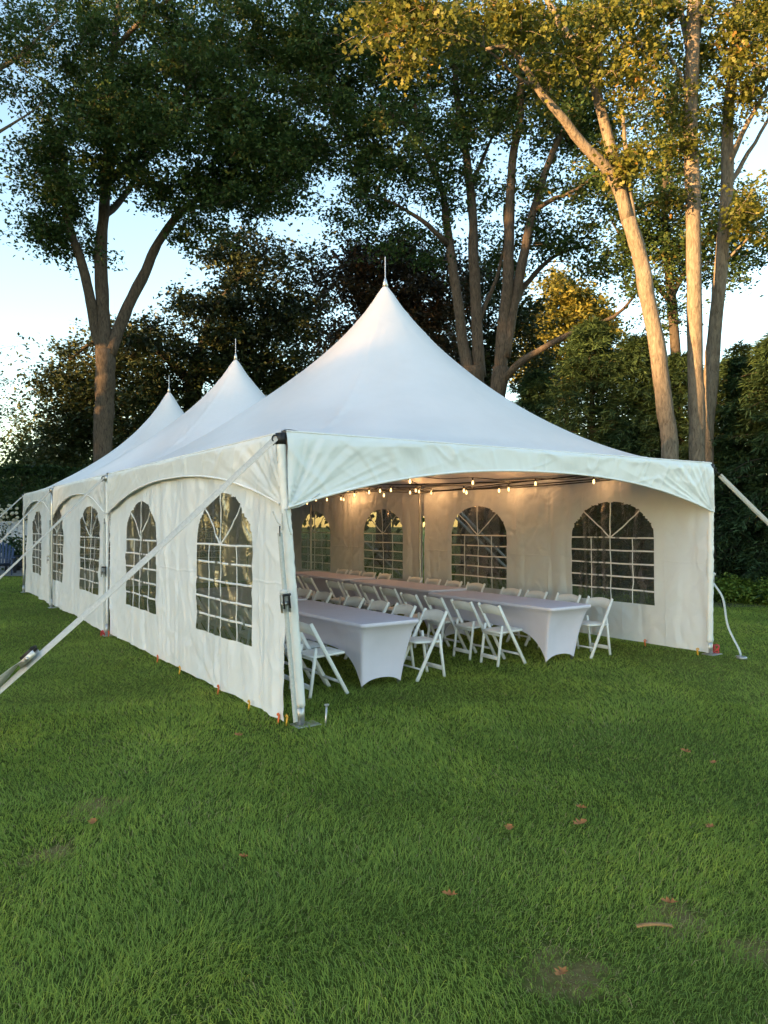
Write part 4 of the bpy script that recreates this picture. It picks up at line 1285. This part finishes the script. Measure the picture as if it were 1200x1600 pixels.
RIGHT = dict(leaf=.105, shape=LOBED8, spread=.36, per=135, up=.35)
grow_tree('leaning_oak', 'slender oak leaning left with its upper limbs lit gold by the low sun', 'tree', [
    (L_(15.6, (1048, 715), (1040, 640), (1030, 560), (1015, 470), (1000, 400), (985, 345)), 27, 23),
    (L_(15.6, (986, 350), (968, 288), (920, 235, -.2), (885, 190, -.4), (850, 147, -.6), (815, 95, -.8), (797, 74, -.9), (765, 78, -1.0)), 20, 5),
    (L_(15.6, (984, 345), (966, 275), (947, 195), (935, 135), (915, 95), (872, 25), (850, -20)), 20, 9),
    (L_(15.6, (991, 350), (985, 280), (977, 210), (975, 150)), 9, 5),
    (L_(15.6, (935, 135), (940, 80, .3), (925, 30, .5)), 9, 4),
    (L_(15.6, (850, 147), (800, 110, -.5), (740, 60, -1), (660, 40, -1.5)), 5, 2),
    (L_(15.6, (872, 25), (780, 5, -.6), (700, -10, -1), (610, 20, -1.4)), 6, 2),
], [(625, 35, 60, 42, 14.2, .7, 14), (690, 50, 66, 40, 14.4, .8, 13), (760, 25, 60, 32, 14.8, .8, 10), (830, 40, 50, 40, 15, .9, 8), (890, 85, 50, 36, 15.3, .9, 9),
    (960, 90, 46, 60, 15.4, 1, 9), (1000, 140, 34, 50, 15.4, .8, 7), (985, 255, 26, 45, 15.6, .6, 10), (655, 100, 30, 20, 14.2, .4, 4), (1010, 20, 40, 30, 15.4, .8, 5), (945, 15, 40, 25, 15.2, .8, 6), (860, 130, 30, 26, 15, .5, 5)],
    M['sun_gold_leaf'], M['bark_grey'], **RIGHT)

grow_tree('straight_oak', 'straight pale trunk with a knobbly base, right of the leaning trunk', 'tree', [
    (L_(16.2, (1091, 715), (1090, 640), (1088, 560), (1086, 400), (1084, 250), (1084, 120), (1088, 0), (1090, -80)), 26, 19),
    (L_(16.2, (1083, 175), (1070, 130, -.2), (1055, 98, -.4), (1030, 60, -.6)), 7, 3),
    (L_(16.2, (1085, 95), (1072, 40, .2), (1062, 0, .3), (1050, -40, .4)), 12, 6),
    (L_(16.2, (1094, 60), (1105, 20, .2), (1115, -20, .3)), 8, 4),
], [(1030, 60, 36, 45, 15.7, .7, 7), (1050, 20, 26, 26, 16, .8, 4), (1130, 30, 40, 35, 16.4, .8, 7), (1060, 175, 22, 30, 16, .5, 5), (1062, 330, 20, 26, 16.2, .4, 4), (1068, 225, 20, 26, 16.1, .4, 4)],
    M['sun_gold_leaf'], M['bark_grey'], **RIGHT)

grow_tree('forked_oak', 'rightmost tall trunk, forking near the top right with leaves tinted sun-gold', 'tree', [
    (L_(17.0, (1104, 700), (1110, 620), (1117, 540), (1127, 440), (1136, 330), (1140, 255), (1143, 170), (1150, 90), (1158, 0), (1165, -60)), 25, 13),
    (L_(17.0, (1138, 280), (1152, 235, -.2), (1175, 190, -.4), (1205, 135, -.6), (1240, 90, -.8)), 10, 5),
    (L_(17.0, (1137, 300), (1160, 262, .2), (1185, 222, .4), (1215, 170, .6)), 9, 4),
    (L_(17.0, (1130, 420), (1160, 385, -.4), (1195, 350, -.6)), 5, 2),
], [(1165, 80, 40, 55, 16.4, .8, 10), (1188, 130, 28, 45, 16.2, .7, 9), (1210, 60, 40, 60, 16.4, .8, 9), (1180, 335, 30, 40, 16.3, .6, 10), (1100, 110, 26, 50, 16.8, .6, 7), (1140, 190, 16, 30, 16.8, .4, 3), (1195, 20, 40, 30, 16.6, .8, 8)],
    M['sun_gold_leaf'], M['bark_grey'], **RIGHT)

grow_tree('sunlit_tree', 'broad distant tree glowing yellow in the sun between the dark trunks', 'tree', [
    (L_(58, (888, 800), (886, 650), (884, 560)), 10, 6), (L_(58, (885, 580), (850, 510), (840, 470)), 4, 1), (L_(58, (885, 570), (915, 500), (925, 460)), 4, 1), (L_(58, (884, 565), (884, 480), (886, 435)), 4, 1)],
    [(885, 470, 36, 40, 57, 2.5, 30), (850, 520, 44, 48, 57, 3, 34), (920, 510, 44, 45, 57, 3, 34), (885, 580, 70, 50, 57, 3, 44), (820, 560, 30, 40, 57, 2.5, 14), (950, 550, 30, 50, 57, 3, 18)],
    M['sunlit_needle'], M['bark_dark'], .34, spread=.75, per=120)
grow_conifer('sunlit_conifer', 'small yellow lit evergreen far back at the right edge beside the last trunk', 1160, 34, 10.0, 3.2, M['sunlit_needle'], 170, 50, .40, power=.6)
EV = 'dark evergreens along the right side'
for px, d, h, r_, lb in (
        (925, 21.5, 7.6, 2.6, 'broad dark hemlock behind the main roof slope, left of the leaning trunk'),
        (840, 24.0, 6.6, 2.3, 'dark evergreen just right of the low side limb'),
        (1000, 20.5, 6.9, 2.2, 'dark evergreen directly behind the leaning trunk'),
        (1065, 19.6, 6.2, 2.1, 'dark evergreen between the leaning trunk and the straight trunk'),
        (1150, 17.9, 5.7, 2.1, 'feathery hemlock right of the tall trunks, behind the far front pole'),
        (1215, 16.8, 6.0, 2.1, 'dark hemlock cut by the right edge of the picture'),
        (1330, 15.8, 7.0, 2.1, 'tall evergreen whose bough tips reach in at the right edge')):
    grow_conifer('hemlock', lb, px, d, h, r_, M['needle'], 370, 110, .18 if d < 20 else .22, power=.6, skirt=.1, group=EV)

for px, d, h, lb in ((60, 41, 8.4, 'pale green bushy tree above the clipped hedge at far left'), (145, 43, 8.2, 'pale yellowish tree right of the pale bushy one, behind the forked trunk')):
    p = at(px, 800, d)
    grow_shrub('bushy_tree', lb, p[0], p[1], 2.6, 2.2, h, M['pale_leaf'], 9000, .24, 'tree')
p = at(205, 800, 46)
grow_shrub('bushy_tree', 'tree tinted sunlit yellow, glimpsed through the gap beside the forked trunk', p[0], p[1], 1.8, 1.8, 9.6, M['sunlit_needle'], 6000, .24, 'tree')

# clipped hedge behind the fence
hx0, hx1, hy0, hy1, hz = -24.0, -6.0, 31.0, 32.5, 4.10
hr = empty('clipped_hedge', ((hx0 + hx1) / 2, (hy0 + hy1) / 2, 0)); tag(hr, 'tall clipped green hedge with a flat top behind the white fence', 'hedge')
o_ = np.array(hr.location)
n = 26000
q = RNG.random((n, 3))
P = np.stack([hx0 + (hx1 - hx0) * q[:, 0], hy0 + (hy1 - hy0) * q[:, 1] ** 2.2, hz * q[:, 2]], 1)
tp = RNG.random(n) < .3; P[tp, 2] = hz - .25 * RNG.random(tp.sum()) ** 2
P += .10 * np.stack([vnoise(P[:, 0], P[:, 2], 3), vnoise(P[:, 0] * .8, P[:, 2], 4), .8 * vnoise(P[:, 0] * .7, P[:, 1], 5)], 1) * 1.6
add('foliage', leaf_mesh('foliage', P - o_, .16, RHOMB, .3), M['hedge_leaf'], hr)
hb = MB()
for k in range(14):
    x = hx0 + .6 + k * (hx1 - hx0 - 1.2) / 13
    hb.tube([(x, 31.8, 0), (x + .1, 31.8, 1.5), (x - .1, 31.75, 3.1), (x, 31.7, 3.8)] - o_, [.06, .05, .04, .02], 6)
hb.build('stems', M['bark_dark'], hr)

# white vinyl fence
fr = empty('vinyl_fence', (-11.6, 30.4, 0)); tag(fr, 'white vinyl privacy fence behind the blue chairs at far left', 'fence')
for k in range(5):
    x = -12 + k * 2.4
    MB().box((x, 0, .98), (.13, .13, 1.96), None, .006).raw(np.array([(x - .08, -.08, 1.97), (x + .08, -.08, 1.97), (x + .08, .08, 1.97), (x - .08, .08, 1.97), (x, 0, 2.05)]), [(3, 2, 1, 0)], [(0, 1, 4), (1, 2, 4), (2, 3, 4), (3, 0, 4)]).build('fence_post', M['fence'], fr)
    if k == 4: break
    pn = MB()
    for j in range(8):
        pn.box((x + .21 + j * .285, 0, .93), (.275, .035, 1.62), None, .006)
    pn = pn.build('fence_panel', M['fence'], fr)
    MB().box((x + 1.2, 0, 1.80), (2.26, .055, .14), None, .008).build('rail', M['fence'], pn)
    MB().box((x + 1.2, 0, .10), (2.26, .055, .14), None, .008).build('rail', M['fence'], pn)
# flowering bush just above the fence
p = at(28, 800, 30.75)
fb = grow_shrub('flowering_bush', 'bush with cream flower heads showing over the fence top', p[0], p[1], 1.0, .5, 2.7, M['hedge_leaf'], 2500, .13)
fl = MB()
for k in range(40):
    c = np.array((RNG.normal() * .5, -.35 + .15 * RNG.normal(), 2.15 + .2 * RNG.normal()))
    fl.lathe([(.0, -.06), (.07, -.03), (.08, .02), (.04, .07)], c, 6)
fl.build('flowers', M['flower'], fb)

# slatted garden chairs on the patio
def garden_chair(p, rz, mat, label):
    r = empty('adirondack_chair', (p[0], p[1], .008), rz); tag(r, label, 'chair', 'slatted garden chairs on the patio')
    ti = math.radians(22)
    for k in range(7):
        x = -.27 + k * .09; h = .86 - .04 * abs(k - 3) ** 1.5
        f = np.array((x, .25, .30)); g = np.array((x * 1.18, .25 + h * math.sin(ti), .30 + h * math.cos(ti)))
        MB().bar(f, g, .078, .018, (0, 1, .2), .004).build('back_slat', mat, r)
    for k in range(5):
        y = -.30 + k * .115
        MB().box((0, y, .40 - .20 * (y + .3)), (.56, .10, .02), Matrix.Rotation(-.19, 3, 'X'), .004).build('seat_slat', mat, r)
    for sg in (-1, 1):
        MB().box((sg * .34, -.06, .58), (.14, .76, .025), None, .008).build('arm', mat, r)
        MB().bar((sg * .30, -.33, .0), (sg * .30, -.33, .57), .035, .10, (0, 1, 0), .004).build('leg', mat, r)
        MB().bar((sg * .285, -.36, .38), (sg * .285, .62, .05), .03, .12, (0, .3, 1), .004).build('leg', mat, r)
    MB().box((0, .36, .56), (.66, .03, .06), None, .004).build('arm_brace', mat, r)
    return r
garden_chair(at(4, 800, 25.2), math.radians(25), M['navy'], 'blue slatted garden chair on the patio at the far left edge')
garden_chair(at(31, 800, 26.6), math.radians(-35), M['dark_slat'], 'near black slatted garden chair beside the rear tent corner')
p = at(24, 800, 27.6)
pt = empty('potted_plant', (p[0], p[1], .008)); tag(pt, 'dark leafy plant in a black pot between the two garden chairs', 'plant')
MB().lathe([(.19, 0), (.24, .36), (.26, .40), (.23, .40), (.22, .34), (.0, .33)], (0, 0, 0), 18).build('pot', M['pot'], pt, True)
cc = RNG.normal(size=(500, 3)) * np.array((.28, .28, .26)) + np.array((0, 0, .8))
add('foliage', leaf_mesh('foliage', cc, .16, RHOMB, .4), M['hedge_leaf'], pt)
MB().tube([(0, 0, .33), (.03, 0, .6), (0, .03, .95)], [.02, .015, .008], 6).build('stem', M['bark_dark'], pt)

# low shrubs along the bed at right
for px, py, w, h, mt, lb in ((1140, 944, .62, .50, 'lime_leaf', 'lime green low shrub just right of the far front pole'),
                             (1185, 946, .70, .46, 'lime_leaf', 'yellow green low shrub near the right edge, in front of the hemlocks'),
                             (1235, 950, .75, .55, 'lime_leaf', 'lime shrub cut off by the right edge'),
                             (1172, 934, .65, .95, 'varieg_leaf', 'taller variegated shrub with cream edged leaves behind the lime shrubs'),
                             (1218, 932, .65, .85, 'varieg_leaf', 'variegated shrub half out of the picture at right')):
    g = ground_at(px, py)
    grow_shrub('low_shrub', lb, g[0], g[1], w, w * .8, h, M[mt], 3600, .075, 'shrub', 'low shrubs along the evergreen bed')

# far woods closing the view, and unseen trees added to the west to keep the lawn in shade
def wood(name, label, pts, n, size, mat):
    cen = []; tin = []
    tr = MB()
    for (x, y, h, rr) in pts:
        m = n // len(pts)
        q = RNG.normal(size=(m, 3)); q /= np.linalg.norm(q, axis=1)[:, None]
        q *= (RNG.random(m) ** .4)[:, None]
        lump = 1 + .3 * vnoise(q[:, 0] * 2.5 + x, q[:, 2] * 2.5 + y, 9)
        cen.append(np.array((x, y, h * .55)) + q * lump[:, None] * np.array((rr, rr, h * .47)))
        tin.append(np.clip(.4 + .1 * RNG.normal() + .2 * RNG.normal(size=m), 0, 1))
        tr.tube([(x, y, 0), (x + .2, y, h * .3), (x, y, h * .7)], [.035 * h ** .8, .03 * h ** .8, .01 * h], 7)
    tr.build('trunk', M['bark_dark'], None, True).name = name + '_stems'
    s_ = bpy.data.objects[name + '_stems']
    o = add(name, leaf_mesh(name, np.concatenate(cen), size, RHOMB, .2, np.concatenate(tin), .2, None, 1.6), mat)
    s_.parent = o; s_.name = 'trunks'
    tag(o, label, 'trees', kind='stuff')
far = [(x + 2 * RNG.normal(), 62 + 6 * RNG.random() + (14 if x < -30 else 0), (8.0 if x < -20 else 11) + 2 * RNG.random(), 4.2) for x in range(-66, 76, 5)]
wood('far_woods', 'band of distant trees beyond the gardens', far, 30000, .6, M['oak_leaf'])
west = []
for yy in range(-84, 20, 5):
    h = 16.7 if yy < -40 else (18.5 if yy < -22 else 11.0)  # heights set by where the shade should end on the crowns
    for row in (0, 1, 2):
        west.append((-95 - row * 6 + RNG.normal(), yy + 2 * row + RNG.normal(), h + 1.3 * RNG.normal(), 4.2))
west += [(-30, 30, 9, 4), (-36, 38, 10, 4.5), (-43, 47, 12, 5), (-34, 23, 9, 4), (-49, 57, 13, 5), (-41, 31, 11, 5), (-55, 66, 14, 6)]  # added out of view to darken what the left windows reflect
west += [(-22, 16, 24, 5.0), (-25, 21, 22, 5.0), (-24, 9, 28, 5.0), (-29, 4, 27, 4.5), (-33, 0, 24, 4.0)]  # added out of view to shade the forked tree and centre trunks
wood('unseen_shade_woods', 'unseen tall trees added west of the lawn to shade it', west, 70000, .9, M['oak_leaf'])

# fallen leaves on the lawn
for k, (px, py, s, lb) in enumerate(((903, 1299, .10, 'brown lobed leaf with curled stalk lying on the lawn right of centre'),
        (793, 1306, .08, 'small brown leaf left of the larger curled one'), (905, 1273, .07, 'dull brown leaf just above the larger curled one'),
        (700, 1411, .07, 'thin withered leaf in the middle foreground'), (1043, 1425, .07, 'pale curled leaf above the long dry reed'),
        (873, 1537, .07, 'twisted scrap of dry leaf on the bare patch near the bottom edge'), (378, 1348, .05, 'pale yellow leaf fragment in the left foreground'),
        (142, 1293, .08, 'brown leaf beneath the bare soil patch at left'), (370, 1155, .10, 'brown leaf near the near corner pole, left of its base'),
        (1070, 1185, .09, 'brown leaf lying far right on the shaded lawn'), (1112, 1203, .07, 'small brown leaf at the right edge of the lawn'), (1107, 1305, .07, 'pale leaf at right between the grass tufts'))):
    g = ground_at(px, py)
    a = RNG.random() * 6.28
    V = []
    for u, w in LOBED:
        z = .036 + .30 * s * abs(w) ** 1.2 * 2 + .25 * s * (u - .5) ** 2 * 2
        V.append((s * 1.1 * ((u - .5) * math.cos(a) - w * math.sin(a)), s * 1.1 * ((u - .5) * math.sin(a) + w * math.cos(a)), z))
    n_ = len(V)
    V = np.array(V); Vc = np.vstack([V, V.mean(0) - np.array((0, 0, .012))])
    o = MB().raw(Vc, None, [(i, (i + 1) % n_, n_) for i in range(n_)]).build('fallen_leaf', M['dry_leaf'])
    o.location = (g[0], g[1], 0.0)
    tag(o, lb, 'leaf', 'fallen leaves on the lawn')
g = ground_at(1020, 1463)
t = np.linspace(-1, 1, 12)
rd = ribbon(np.stack([t * .075, .006 * t ** 2, .045 - .012 * t ** 2], 1), (0, 1, .3), .016, .003).build('dry_reed', M['straw'])
rd.location = (g[0], g[1], 0); tag(rd, 'long reddish brown dry leaf blade lying at the lower right', 'leaf')
